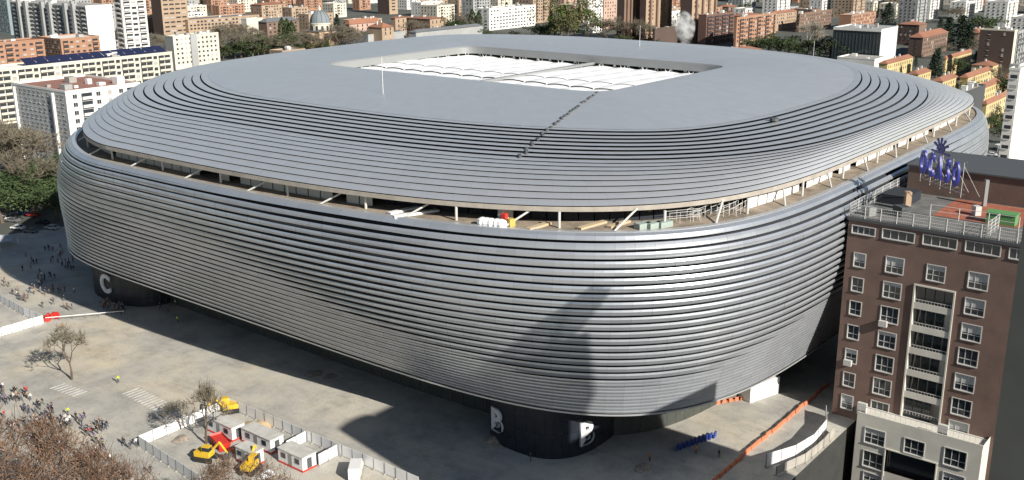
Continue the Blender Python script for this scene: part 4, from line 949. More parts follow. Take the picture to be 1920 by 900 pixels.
def tree_px(kind, px, base, top, label, group=None, wide=1.0):
    p = G(px, base, 0); lo, hi = 1.0, 60.0
    for _ in range(30):
        m = (lo+hi)/2
        if PR(p+[0, 0, m])[1] > top: lo = m
        else: hi = m
    return tree(kind, (float(p[0]), float(p[1]), 0), lo, label, group, wide)
def place_name(px): return 'left of the stadium' if px < 130 else 'behind the left end of the stadium' if px < 420 else 'beside the domed church' if px < 700 else 'behind the middle of the stadium' if px < 1250 else 'behind the right half of the stadium' if px < 1620 else 'among the houses at upper right'
kn = {'evergreen': 'dark green leafy tree', 'olive': 'olive green tree', 'green': 'large bright green tree', 'conifer': 'dark pointed conifer', 'columnar': 'slim dark cypress', 'bare': 'bare brown winter tree', 'pale': 'pale bare tree', 'rusty': 'tree with dry brown leaves'}
T = [  # kind, px, base, top, width
 ('bare',8,352,236,1.1),('bare',30,360,232,1.0),('bare',52,350,250,1.1),('bare',78,338,268,1.0),('evergreen',70,372,300,1.3),('evergreen',100,352,285,1.2),('evergreen',15,380,305,1.2),('evergreen',45,398,318,1.3),('evergreen',88,392,322,1.3),('evergreen',118,365,300,1.1),('evergreen',4,418,340,1.2),('olive',12,405,352,1.0),('evergreen',108,412,345,1.2),('evergreen',70,405,345,1.1),('bare',62,385,285,0.9),('bare',20,335,245,1.0),
 ('conifer',246,86,38,1.3),('conifer',226,90,45,1.3),('bare',238,98,58,1.3),('bare',262,100,62,1.2),('bare',285,104,66,1.2),('columnar',338,120,88,1.3),('columnar',350,122,84,1.2),('evergreen',368,120,92,1.3),('evergreen',388,115,86,1.2),('conifer',392,108,78,1.2),('bare',300,112,72,1.0),
 ('bare',418,100,48,1.2),('bare',432,98,46,1.2),('bare',448,96,50,1.2),('bare',462,88,48,1.2),('evergreen',438,108,72,1.3),('evergreen',456,108,74,1.3),('evergreen',474,110,66,1.4),('conifer',490,106,60,1.2),('bare',498,104,72,1.3),('bare',512,106,74,1.3),('columnar',532,96,32,1.0),('columnar',541,96,34,1.1),('columnar',550,97,38,1.0),('evergreen',520,104,56,1.1),('bare',528,104,72,1.3),('bare',545,104,74,1.2),('bare',560,103,72,1.3),('bare',575,100,58,1.1),('bare',588,98,68,1.0),('olive',580,100,76,1.2),('olive',606,98,74,1.0),('columnar',612,98,70,1.0),('bare',628,95,48,1.2),('bare',640,94,52,1.2),('bare',650,92,55,1.1),('conifer',634,84,22,0.9),('bare',668,86,56,1.0),('bare',690,84,58,1.0),
 ('bare',770,74,38,1.1),('bare',790,72,42,1.1),('evergreen',846,66,28,1.4),('evergreen',862,66,32,1.3),('bare',872,66,26,1.2),('columnar',886,66,16,1.1),('columnar',898,66,20,1.1),('evergreen',880,64,36,1.2),('conifer',950,30,2,1.3),('evergreen',915,72,52,1.3),('evergreen',965,74,56,1.2),('evergreen',1012,76,40,1.3),('evergreen',1028,76,44,1.3),
 ('green',1052,80,-4,0.85),('olive',1078,80,-8,0.9),('green',1100,80,6,0.75),('olive',1064,84,20,0.9),('evergreen',1040,78,30,0.8),('bare',1122,80,40,1.2),('bare',1142,82,38,1.1),('bare',1164,82,34,1.1),('bare',1190,82,38,1.2),('bare',1206,84,44,1.0),('evergreen',1172,86,62,1.2),('evergreen',1236,88,72,1.3),('evergreen',1292,62,14,0.9),
 ('evergreen',1424,104,64,1.2),('evergreen',1440,104,60,1.2),('evergreen',1458,106,66,1.3),('evergreen',1478,108,62,1.3),('evergreen',1492,110,74,1.1),('pale',1512,108,44,1.0),('pale',1524,108,58,0.9),('evergreen',1536,112,70,1.2),('evergreen',1556,114,60,1.3),('evergreen',1580,112,62,1.3),('evergreen',1598,112,66,1.2),('olive',1566,114,80,1.2),('evergreen',1508,112,82,1.2),('evergreen',1412,102,72,1.1),
 ('conifer',1664,50,2,1.8),('evergreen',1655,44,14,1.2),('conifer',1776,86,28,1.6),('conifer',1800,92,24,1.9),('conifer',1814,96,40,1.6),('evergreen',1838,66,24,1.4),('evergreen',1852,62,28,1.3),('conifer',1762,62,30,1.4),('bare',1784,44,16,1.2),('bare',1800,42,14,1.2),('conifer',1754,146,86,1.3),('conifer',1748,140,98,1.2),('bare',1778,112,84,1.0),('evergreen',1796,140,106,1.0),('conifer',1828,128,92,1.1),('evergreen',1832,150,118,1.1),('evergreen',1872,182,132,1.1),('evergreen',1888,186,140,1.1),('bare',1880,182,130,1.0),('evergreen',1858,240,205,1.2),('evergreen',1878,252,218,1.2),('evergreen',1850,244,214,1.0),('evergreen',1898,240,190,1.0),('conifer',1716,128,104,1.1),('evergreen',1882,268,232,1.1),('evergreen',1812,182,150,1.0),
 *[(k_, x_, b_, t_, 1.2) for k_, x_, b_, t_ in zip(['evergreen', 'olive', 'bare', 'evergreen', 'bare', 'olive']*4, range(408, 668, 11), [round(112-0.07*(x-408)) for x in range(408, 668, 11)], [76, 84, 62, 80, 66, 78]*4)],('evergreen',1000,24,2,1.3),('evergreen',520,18,-4,1.3),('evergreen',370,22,0,1.5),('conifer',380,24,-2,1.4),('evergreen',1396,24,4,1.2),('evergreen',330,34,12,1.0)]
for (k, px, b, t, w_) in T:
    pn = place_name(px); tree_px(k, px, b, t, f'{kn[k]} {pn}', f'{kn[k]}s {pn}', w_*(1.35 if k in ('bare', 'evergreen') else 1.15))
# plaza trees and the crowns at the lower left corner
tree_px('bare', 135, 712, 612, 'lone bare tree standing on the open plaza', wide=0.85)
tree_px('bare', 387, 832, 722, 'tall bare tree inside the fenced site yard', wide=0.8)
tree_px('bare', 340, 806, 752, 'small bare sapling outside the yard fence', wide=0.8)
for (px, b, t, w_) in ((-15,1010,788,0.9),(40,1010,806,0.9),(15,1070,832,1.0),(85,1050,838,0.9),(130,1060,856,0.9),(185,1060,872,0.9),(60,1100,860,1.0),(235,1070,890,0.8),(420,1010,868,0.7),(462,1020,856,0.7),(500,1030,880,0.7)):
    n_ = 'lower left corner' if px < 300 else 'bottom edge below the huts'
    tree_px('rusty', px, b, t, f'dry brown leafed tree crown at the {n_}', f'dry crowns at the {n_}', w_)
# ------------------------------------------------------------------ plaza: fences, huts, machines, vehicles
HOARD = mat('white_hoarding', (0.70, 0.70, 0.70), rough=0.5, noise=0.06, nscale=0.5); POSTM = mat('fence_post', (0.12, 0.12, 0.12), rough=0.7)
YELL = mat('machine_yellow', (0.62, 0.40, 0.03), rough=0.5); REDP = mat('red_paint', (0.55, 0.04, 0.03), rough=0.5); TYRE = mat('tyre_rubber', (0.02, 0.02, 0.02), rough=0.9)
def fence(pts, label, hgt=2.0, step=2.6, m=None, group=None):
    e = thing('hoarding_fence', label, 'fence', (0, 0, 0), 0, group)
    for p, q in zip(pts[:-1], pts[1:]):
        p, q = Vector((*p, 0)), Vector((*q, 0)); L = (q-p).length; n = max(1, round(L/step)); ang = math.atan2(q.y-p.y, q.x-p.x)
        for k in range(n):
            a, b = p.lerp(q, k/n), p.lerp(q, (k+1)/n); c = a.lerp(b, 0.5); w = random.uniform(-0.06, 0.06)
            MB().obox((c.x, c.y, 0.08+random.uniform(0, 0.05)), L/n-0.06, 0.05, hgt, ang+w*0.3).build('panel', m or HOARD, e)
            MB().obox((a.x, a.y, 0), 0.12, 0.12, hgt+0.1, ang).build('post', POSTM, e)
            MB().obox((a.x, a.y, 0), 0.7, 0.35, 0.16, ang+1.57).build('foot_block', CONC, e)
    return e
g2 = lambda px, py: tuple(float(v) for v in G(px, py)[:2])
A_, B_, C_, D_ = (-124.7, -39.9), (-105.5, -39.6), (-105.1, -88.0), (-126.4, -60.0)
fence([A_, B_], 'sunlit white hoarding along the far side of the site yard'); fence([B_, C_], 'grey shaded hoarding along the stadium side of the site yard'); fence([A_, D_], 'low grey hoarding along the near left side of the yard')
fence([(-110.2, -61.6), (-105.6, -61.3)], 'short white hoarding joining the third hut to the yard fence'); fence([(-110.0, -69.6), (-105.6, -69.4)], 'second short white hoarding beside the third hut')
fence([(-119.0, 31.0), (-104.2, 31.3)], 'sunlit white hoarding at the left picture edge'); fence([(-104.2, 31.3), (-104.4, 40.0), (-103.0, 56), (-103, 70)], 'curving grey hoarding by the left picture edge')
fence([(-64.5, -128.5), (-58.5, -131.0), (-53.0, -131.8), (-46.0, -131.2), (-40.5, -128.8)], 'curving pale hoarding at the foot of the brick tower', 2.4)
fence([(-66.0, -131.0), (-59, -132.9), (-52.0, -133.2), (-46.0, -132.8)], 'lower outer hoarding beside the street under the brick tower', 1.6, m=CONC)
def hut(x0, x1, y0, y1, label, hgt=2.6, wall=None):
    e = thing('site_hut', label, 'hut', (0, 0, 0), 0, 'portable huts in the site yard'); wl_ = wall or HOARD
    MB().box(x0, x1, y0, y1, 0.35, hgt).build('wall', wl_, e); MB().box(x0-0.12, x1+0.12, y0-0.12, y1+0.12, hgt, hgt+0.14).build('roof', mat('hut_roof', (0.48, 0.47, 0.44), rough=0.7, noise=0.15, nscale=0.6), e); MB().box(x0-0.06, x1+0.06, y0-0.06, y1+0.06, 0.05, 0.35).build('red_base_rail', REDP, e)
    MB().box(x0-0.05, x0, (y0+y1)/2-0.45, (y0+y1)/2+0.45, 0.4, 2.3).build('door', GREYM, e)
    for f in (0.22, 0.78):
        w = MB().box(x0-0.06, x0, y0+(y1-y0)*f-0.55, y0+(y1-y0)*f+0.55, 1.2, 2.1).build('window', GLASS, e)
    MB().box((x0+x1)/2-0.5, (x0+x1)/2+0.5, y0-0.05, y0, 0.4, 2.2).build('end_door', DGREY, e)
hut(-113.6, -110.9, -51.2, -43.4, 'white site hut with red base rail farthest in the yard'); hut(-112.4, -109.6, -60.2, -52.3, 'grey roofed white site hut in the middle of the yard'); hut(-113.2, -110.3, -69.4, -63.2, 'white site hut with red base nearest, beside the white hoardings'); hut(-117.3, -114.9, -61.5, -57.2, 'small white cabin half hidden by bare twigs')
# piles, pallets
def pile(px, py, r, h_, m, name, label, cat, n=16):
    c = G(px, py); b = MB(); prof = [(r, 0), (r*0.8, h_*0.35), (r*0.45, h_*0.8), (r*0.1, h_)]
    b.lathe((0, 0, 0), prof, n); b.v = [(x*(1+0.25*math.sin(x*3+z)), y*(1+0.2*math.cos(y*2.3)), z) for x, y, z in b.v]; o = b.build(name, m, None, True); o.location = (float(c[0]), float(c[1]), 0); return tag(o, label, cat)
SAND = mat('sand', (0.50, 0.38, 0.22), rough=0.95, noise=0.2, nscale=1.0); TARP = mat('pale_tarp', (0.62, 0.65, 0.70), rough=0.6); RUBB = mat('rubble', (0.25, 0.21, 0.17), rough=0.95, noise=0.4, nscale=1.5)
pile(476, 803, 3.0, 0.9, SAND, 'sand_pile', 'pale sand pile behind the far site hut', 'sand'); pile(500, 822, 1.6, 1.2, TARP, 'tarpaulin_heap', 'pale blue tarpaulin heap by the yard fence', 'tarpaulin'); pile(341, 823, 1.6, 0.6, RUBB, 'rubble_heap', 'small rubble heap under the tall yard tree', 'rubble'); pile(447, 843, 1.4, 1.0, mat('brown_tarp', (0.30, 0.19, 0.09), rough=0.9), 'brown_covered_heap', 'brown covered heap before the middle hut', 'heap'); pile(500, 890, 1.4, 0.9, TARP, 'tarpaulin_heap', 'white tarpaulin bundle at the bottom edge of the yard', 'tarpaulin'); pile(590, 700, 2.0, 0.3, RUBB, 'rubble_heap', 'flat rubble strip in the stadium shade', 'rubble'); pile(620, 705, 1.6, 0.25, RUBB, 'rubble_heap', 'second flat rubble strip in the stadium shade', 'rubble'); pile(930, 826, 2.2, 0.9, RUBB, 'rubble_heap', 'rubble heap against the dark corner tower', 'rubble'); pile(1206, 877, 1.6, 0.6, RUBB, 'rubble_heap', 'dark debris heap on the shaded plaza', 'rubble')
def loader(px, py, rz, label):
    e = thing('excavator', label, 'excavator', tuple(float(v) for v in G(px, py)), rz)
    for s in (-1, 1): MB().box(-1.7, 1.7, s*0.95-0.28, s*0.95+0.28, 0, 0.8).build('track', TYRE, e)
    MB().box(-1.6, 1.2, -0.95, 0.95, 0.85, 1.75).build('body', YELL, e); c = MB(); c.box(-0.1, 1.3, -0.85, 0.2, 1.76, 2.85); c = c.build('cab', YELL, e); MB().box(-0.02, 1.33, -0.88, 0.1, 2.0, 2.7).build('cab_glass', GLASS, c)
    m = MB(); m.tube((1.0, 0.5, 1.7), (2.6, 0.5, 3.4), 0.24, 0.2, 6); m.tube((2.6, 0.5, 3.4), (4.0, 0.5, 1.6), 0.2, 0.16, 6); m.build('arm', YELL, e); m = MB(); m.box(3.6, 4.5, 0.0, 1.0, 0.7, 1.6); m.build('bucket', DGREY, e)
loader(386, 862, -1.2, 'yellow excavator standing in the site yard'); loader(430, 772, 2.6, 'small yellow excavator in the far corner of the yard'); loader(470, 884, 0.4, 'yellow machine half hidden by twigs at the bottom')
sk = thing('skip', 'bright red skip standing before the far site hut', 'skip', tuple(float(v) for v in G(414, 836)), 1.3); m = MB(); m.poly([(-2.4, -1, 0.1), (2.4, -1, 0.1), (2.4, 1, 0.1), (-2.4, 1, 0.1)])
for s in (-1, 1): m.quad((-1.8, s*0.9, 0.1), (1.8, s*0.9, 0.1), (2.4, s*1.1, 1.5), (-2.4, s*1.1, 1.5))
for s in (-1, 1): m.quad((s*1.8, -0.9, 0.1), (s*1.8, 0.9, 0.1), (s*2.4, 1.1, 1.5), (s*2.4, -1.1, 1.5))
m.build('tub', REDP, sk); MB().quad((-2.2, -1, 1.2), (2.2, -1, 1.2), (2.2, 1, 1.2), (-2.2, 1, 1.2)).build('load', REDP, sk)
def car_parts(body, van=False):
    P = [(-2.15, 0.35), (-2.2, 0.85), (-1.6, 0.98), (-1.05, 1.45), (0.75, 1.47), (1.35, 1.0), (2.1, 0.88), (2.2, 0.4)] if not van else [(-2.6, 0.4), (-2.65, 2.1), (-2.4, 2.25), (1.2, 2.25), (1.9, 1.25), (2.5, 1.05), (2.55, 0.4)]
    b = MB(); w = 0.88 if not van else 0.95
    for s in (-1, 1): b.poly([(x, s*w, z) for x, z in (P if s < 0 else P[::-1])])
    for (xa, za), (xb, zb) in zip(P, P[1:]+P[:1]): b.quad((xa, -w, za), (xa, w, za), (xb, w, zb), (xb, -w, zb))
    g = MB(); 
    if not van:
        g.quad((1.32, -0.75, 1.04), (1.32, 0.75, 1.04), (0.79, 0.75, 1.45), (0.79, -0.75, 1.45)); g.quad((-1.57, 0.75, 1.03), (-1.57, -0.75, 1.03), (-1.07, -0.75, 1.44), (-1.07, 0.75, 1.44))
        for s in (-1, 1): g.poly([(x, s*0.89, z) for x, z in ((-1.4, 1.0), (1.2, 1.0), (0.72, 1.40), (-1.0, 1.40))])
    else: g.quad((1.88, -0.8, 1.3), (1.88, 0.8, 1.3), (1.24, 0.8, 2.2), (1.24, -0.8, 2.2))
    g.v = [(x+(0.02 if x > 0 else -0.02), y, z+0.01) for x, y, z in g.v]
    wm = MB()
    for k in range(2): wm.lathe((0, 0, 0), [(0.32, -0.1), (0.32, 0.1)], 12) if k == 0 else None
    wm.v = [(x, z, y+0.32) for x, y, z in wm.v]; 
    return b, g, wm
GLASSC = GLASS; CARM = {}
def car(pos, rz, colname, col, label, group, van=False):
    k = ('car', van)
    if k not in CARM: b, g, w = car_parts(None, van); CARM[k] = (b.mesh('body', WHITE), g.mesh('glass', GLASSC), w.mesh('wheel', TYRE))
    bm, gm, wm = CARM[k]; e = thing('van' if van else 'parked_car', label, 'van' if van else 'car', pos, rz, group)
    o = link('body', bm, e); o.material_slots[0].link = 'OBJECT'; o.material_slots[0].material = mat('car_'+colname, col, rough=0.25); link('window_glass', gm, e)
    for sx in (-1.35, 1.35):
        for sy in (-0.85, 0.85): link('wheel', wm, e, (sx, sy, 0))
car(tuple(float(v) for v in G(668, 889)), 0.7, 'white', (0.7, 0.7, 0.7), 'white van parked at the near end of the site yard', None, True)
ccs = [('white', (0.7, 0.7, 0.7)), ('silver', (0.4, 0.41, 0.42)), ('black', (0.03, 0.03, 0.035)), ('red', (0.35, 0.03, 0.03)), ('blue', (0.04, 0.07, 0.2)), ('grey', (0.15, 0.15, 0.16))]
for k, (px, py) in enumerate(((8,412),(25,416),(44,402),(62,406),(80,420),(98,430),(34,430),(58,436))):
    c = ccs[(k*5) % 6]; car(tuple(float(v) for v in G(px, py)), 1.9+0.1*random.random(), *c, f'{c[0]} car parked under the dark trees at the left', f'{c[0]} cars under the left trees')
for k, (px, py) in enumerate(((1858,292),(1868,298),(1880,291),(1893,297),(1906,292),(1860,312),(1876,318),(1892,312),(1908,318),(1852,330),(1866,336),(1905,333),(1880,334))):
    c = ccs[k % 6]; car(tuple(float(v) for v in G(px, py)), random.choice([0.1, 1.6]), *c, f'{c[0]} car parked in the street right of the stadium', f'{c[0]} cars in the right street')
def tent(px, py, s, m, label):
    c = G(px, py); e = thing('market_tent', label, 'tent', tuple(float(v) for v in c), 0.3)
    for a in (-1, 1):
        for b in (-1, 1): MB().tube((a*s, b*s, 0), (a*s, b*s, 2.2), 0.06, n=4).build('leg', WHITE, e)
    MB().lathe((0, 0, 2.2), [(s*1.45, 0), (s*0.8, 0.5), (0.05, 1.3)], 4).build('canopy', m, e)
tent(1885, 282, 3.0, WHITE, 'white peaked tent in the street right of the stadium'); tent(1905, 306, 2.6, WHITE, 'smaller white tent behind the parked cars at right'); tent(1912, 340, 4.0, TARP, 'pale blue canopy at the right edge above the brick tower'); tent(2, 462, 3.2, mat('kiosk_roof', (0.35, 0.37, 0.40), rough=0.6), 'grey roofed kiosk at the left picture edge')
# street lamp
lp_ = thing('street_lamp', 'curved street lamp before the trees at left', 'lamp', tuple(float(v) for v in G(20, 392))); m = MB(); m.tube((0, 0, 0), (0, 0, 5.0), 0.09, 0.06, 6); pr_ = Vector((0, 0, 5))
for k in range(5): q = Vector((0.45*(k+1), -0.3*(k+1), 5+0.8*math.sin((k+1)*0.5))); m.tube(pr_, q, 0.06, n=5); pr_ = q
m.build('pole', GREYM, lp_); MB().obox((2.4, -1.6, 5.4), 0.8, 0.3, 0.15, -0.6).build('lamp_head', WHITE, lp_)
# red heap of plastic barriers, tape line, orange barriers
rb = thing('red_barrier_stack', 'heap of bright red plastic barriers by the white hoarding', 'barriers', tuple(float(v) for v in G(96, 597)))
for k in range(14): MB().obox((random.uniform(-1.7, 1.7), random.uniform(-1.3, 1.3), 0), 1.3, 0.45, random.uniform(0.5, 1.1), random.random()*3).build('barrier', REDP, rb)
m = MB(); p, q = G(86, 603), G(234, 590); d = (q-p); L = np.linalg.norm(d); ang = math.atan2(d[1], d[0])
tl = thing('barrier_rail', 'thin pale barrier rail leading towards the C tower', 'barrier', (0, 0, 0))
for k in range(7): a = p+d*k/6; MB().obox(a, 0.08, 0.08, 1.0, ang).build('post', POSTM, tl)
MB().obox(p+d*0.5+[0, 0, 0.85], L, 0.05, 0.18, ang).build('rail', HOARD, tl)
ORB2 = mat('orange_barrier', (0.55, 0.19, 0.10), rough=0.7)
pts = [G(1335, 905), G(1420, 840), G(1500, 768), G(1553, 722)]; k = 0
bm_ = MB().box(-0.95, 0.95, -0.2, 0.2, 0, 0.45).box(-0.95, 0.95, -0.1, 0.1, 0.45, 0.7).mesh('barrier', ORB2)
P0_, P1_ = np.array(g2(1335, 905)), np.array(g2(1553, 722)); n = 24
for k in range(n):
    c = P0_+(P1_-P0_)*(k+0.5)/n; lit = 'in the shade' if k < 6 or k > 17 else 'in the sun'
    o = link('plastic_barrier', bm_, None, (c[0], c[1]+random.uniform(-0.15, 0.15), 0), math.atan2(*(P1_-P0_)[::-1])+random.uniform(-0.12, 0.12)); tag(o, f'orange plastic barrier of the line across the street {lit}', 'barrier', f'orange barriers {lit}')
P0_, P1_ = np.array(g2(1258, 772)), np.array(g2(1398, 748))
for k in range(12): c = P0_+(P1_-P0_)*(k+0.5)/12; o = link('plastic_barrier', bm_, None, (c[0], c[1], 0), math.atan2(*(P1_-P0_)[::-1])); tag(o, 'orange plastic barrier at the foot of the stadium wall', 'barrier', 'orange barriers along the stadium wall')
bl_ = MB().box(-0.6, 0.6, -0.12, 0.12, 0.1, 1.05).mesh('blue_rack', mat('blue_rack_paint', (0.03, 0.06, 0.28), rough=0.5)); P0_, P1_ = np.array(g2(1266, 846)), np.array(g2(1344, 819))
for k in range(10): c = P0_+(P1_-P0_)*(k+0.5)/10; o = link('crowd_barrier', bl_, None, (c[0], c[1], 0), math.atan2(*(P1_-P0_)[::-1])+0.5); tag(o, 'blue crowd barrier standing in the shaded street', 'barrier', 'row of blue crowd barriers')
# white wall block and ground-floor front of the right side
wb = thing('white_screen_wall', 'white boxed screen wall under the right side of the stadium', 'wall', (0, 0, 0)); pa_, pb_ = G(1406, 756), G(1460, 737); dd = pb_-pa_; m = MB(); nrm = np.array([-dd[1], dd[0], 0])/np.linalg.norm(dd[:2])*3.0
if nrm[1] < 0: nrm = -nrm
for (u, v) in ((pa_, pb_), (pb_, pb_+nrm), (pb_+nrm, pa_+nrm), (pa_+nrm, pa_)): m.quad(u, v, v+[0, 0, 3.4], u+[0, 0, 3.4])
m.quad(pa_+[0, 0, 3.4], pb_+[0, 0, 3.4], pb_+nrm+[0, 0, 3.4], pa_+nrm+[0, 0, 3.4]); m.build('wall', WHITE, wb)
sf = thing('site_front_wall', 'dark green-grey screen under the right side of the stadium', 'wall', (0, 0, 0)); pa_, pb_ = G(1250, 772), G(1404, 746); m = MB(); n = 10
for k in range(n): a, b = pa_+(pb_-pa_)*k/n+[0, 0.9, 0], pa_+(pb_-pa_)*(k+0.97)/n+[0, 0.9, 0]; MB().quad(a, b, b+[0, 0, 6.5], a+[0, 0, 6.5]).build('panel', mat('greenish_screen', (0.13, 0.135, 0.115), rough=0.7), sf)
# painted marks on the plaza
PAINT = mat('worn_white_paint', (0.60, 0.59, 0.56), rough=0.8, noise=0.25, nscale=0.8)
zb_ = thing('zebra_marking', 'worn white zebra stripes painted on the plaza', 'road marking', (0, 0, 0))
p, q = np.array(g2(246, 733)), np.array(g2(338, 782))
for k in range(17):
    c = p+(q-p)*k/16; MB().obox((c[0], c[1], 0.004), 3.6, 0.42, 0.006, 0.0).build('stripe', PAINT, zb_)
zb_ = thing('zebra_marking', 'fainter worn stripes near the lone plaza tree', 'road marking', (0, 0, 0)); p, q = np.array(g2(108, 724)), np.array(g2(150, 738))
for k in range(7): c = p+(q-p)*k/6; MB().obox((c[0], c[1], 0.004), 3.0, 0.45, 0.006, 0.0).build('stripe', PAINT, zb_)
# steam rising behind the stadium
sp_ = G(1284, 92, 6.0); sm = bmesh.new(); bmesh.ops.create_icosphere(sm, subdivisions=4, radius=1.0)
for v in sm.verts:
    t = (v.co.z+1)/2; w = 1.6+6.2*math.sin(math.pi*min(1, t*0.62+0.06)); ph = v.co.x*4+v.co.y*3
    v.co = Vector((v.co.x*w*(1+0.15*math.sin(ph*2+t*9))-3.0*t*t, v.co.y*w, t*27.0+1.2*math.sin(ph*3)))
me = bpy.data.meshes.new('steam'); sm.to_mesh(me); sm.free(); vm = bpy.data.materials.new('steam_volume'); vm.use_nodes = True; n = vm.node_tree; n.nodes.remove(n.nodes['Principled BSDF']); pv = n.nodes.new('ShaderNodeVolumePrincipled'); pv.inputs['Color'].default_value = (0.97, 0.97, 0.97, 1); pv.inputs['Anisotropy'].default_value = 0.2
tc = n.nodes.new('ShaderNodeTexCoord'); tn = n.nodes.new('ShaderNodeTexNoise'); tn.inputs['Scale'].default_value = 0.22; tn.inputs['Detail'].default_value = 4; n.links.new(tc.outputs['Object'], tn.inputs[0]); mr = n.nodes.new('ShaderNodeMapRange'); mr.inputs[1].default_value = 0.42; mr.inputs[2].default_value = 0.68; mr.inputs[3].default_value = 0.0; mr.inputs[4].default_value = 0.34; n.links.new(tn.outputs[0], mr.inputs[0]); n.links.new(mr.outputs[0], pv.inputs['Density']); n.links.new(pv.outputs[0], n.nodes['Material Output'].inputs['Volume'])
me.materials.append(vm); o = link('steam_plume', me, None, tuple(float(v) for v in sp_)); tag(o, 'white steam plume rising behind the far edge of the stadium', 'steam', kind='stuff')
# clutter on the upper gallery deck
def deck_item(px, py, builder, name, label, cat, m):
    c = G(px, py, zd); b = MB(); builder(b); o = b.build(name, m); o.location = (float(c[0]), float(c[1]), zd+0.01); o.rotation_euler = (0, 0, random.uniform(-0.6, 0.2)); return tag(o, label, cat)
BAGM = mat('white_bag', (0.72, 0.73, 0.75), rough=0.7); WOOD = mat('pale_timber', (0.45, 0.36, 0.24), rough=0.85)
for k, px in enumerate((905, 913, 921, 932, 940)): deck_item(px, 422+k, lambda b: b.lathe((0, 0, 0), [(0.7, 0), (0.95, 0.5), (0.8, 1.0), (0.3, 1.25)], 9), 'bulk_bag', 'white bulk bag on the gallery deck above the corner', 'bag', BAGM)['group'] = 'white bags on the gallery deck'
deck_item(958, 424, lambda b: b.box(-0.5, 0.5, -0.5, 0.5, 0, 1.2), 'yellow_crate', 'yellow crate on the gallery deck beside the white bags', 'crate', mat('crate_yellow', (0.5, 0.36, 0.08))); deck_item(946, 420, lambda b: b.box(-0.4, 0.4, -0.4, 0.4, 0, 1.7), 'red_board', 'red board standing on the gallery deck by a pier', 'board', REDP)
for (px, py, L) in ((757, 396, 6), (780, 402, 8), (1110, 424, 6), (1160, 422, 5), (1010, 426, 5)): deck_item(px, py, lambda b, L=L: b.box(-L/2, L/2, -0.5, 0.5, 0, 0.35), 'timber_stack', 'stack of pale planks lying on the gallery deck', 'planks', WOOD if px > 800 else WHITE)['group'] = 'plank stacks on the gallery deck'
def scaff(b):
    for i in range(4):
        for j in (0, 1.2): b.tube((i*1.8, j, 0), (i*1.8, j, 1.9), 0.05, n=4)
    for z in (0.9, 1.8):
        for j in (0, 1.2): b.tube((0, j, z), (5.4, j, z), 0.045, n=4)
for i, px in enumerate((1255, 1300, 1345, 1380)): deck_item(px, 421-i*5, scaff, 'scaffold', 'grey scaffold frame on the gallery deck', 'scaffold', FRAME)['group'] = 'scaffold frames on the gallery deck'
for (px, py) in ((1205, 428), (1225, 427), (1245, 425)): deck_item(px, py, lambda b: b.box(-1.2, 1.2, -0.7, 0.7, 0, 0.9), 'pallet_load', 'greenish wrapped pallet on the gallery deck', 'pallet', mat('wrapped_green', (0.30, 0.36, 0.33), rough=0.5))['group'] = 'wrapped pallets on the gallery deck'
deck_item(1222, 408, lambda b: b.box(-1.5, 1.5, -0.4, 0.4, 1.4, 2.0), 'yellow_beam', 'yellow beam under the roof lip near the corner', 'beam', mat('beam_yellow', (0.5, 0.34, 0.10)))
MB().box(-1.2, 1.2, -0.6, 0.6, 0, 2.6).build('pier', COLM, slot).location = tuple(float(v) for v in G(948, 414, zd))
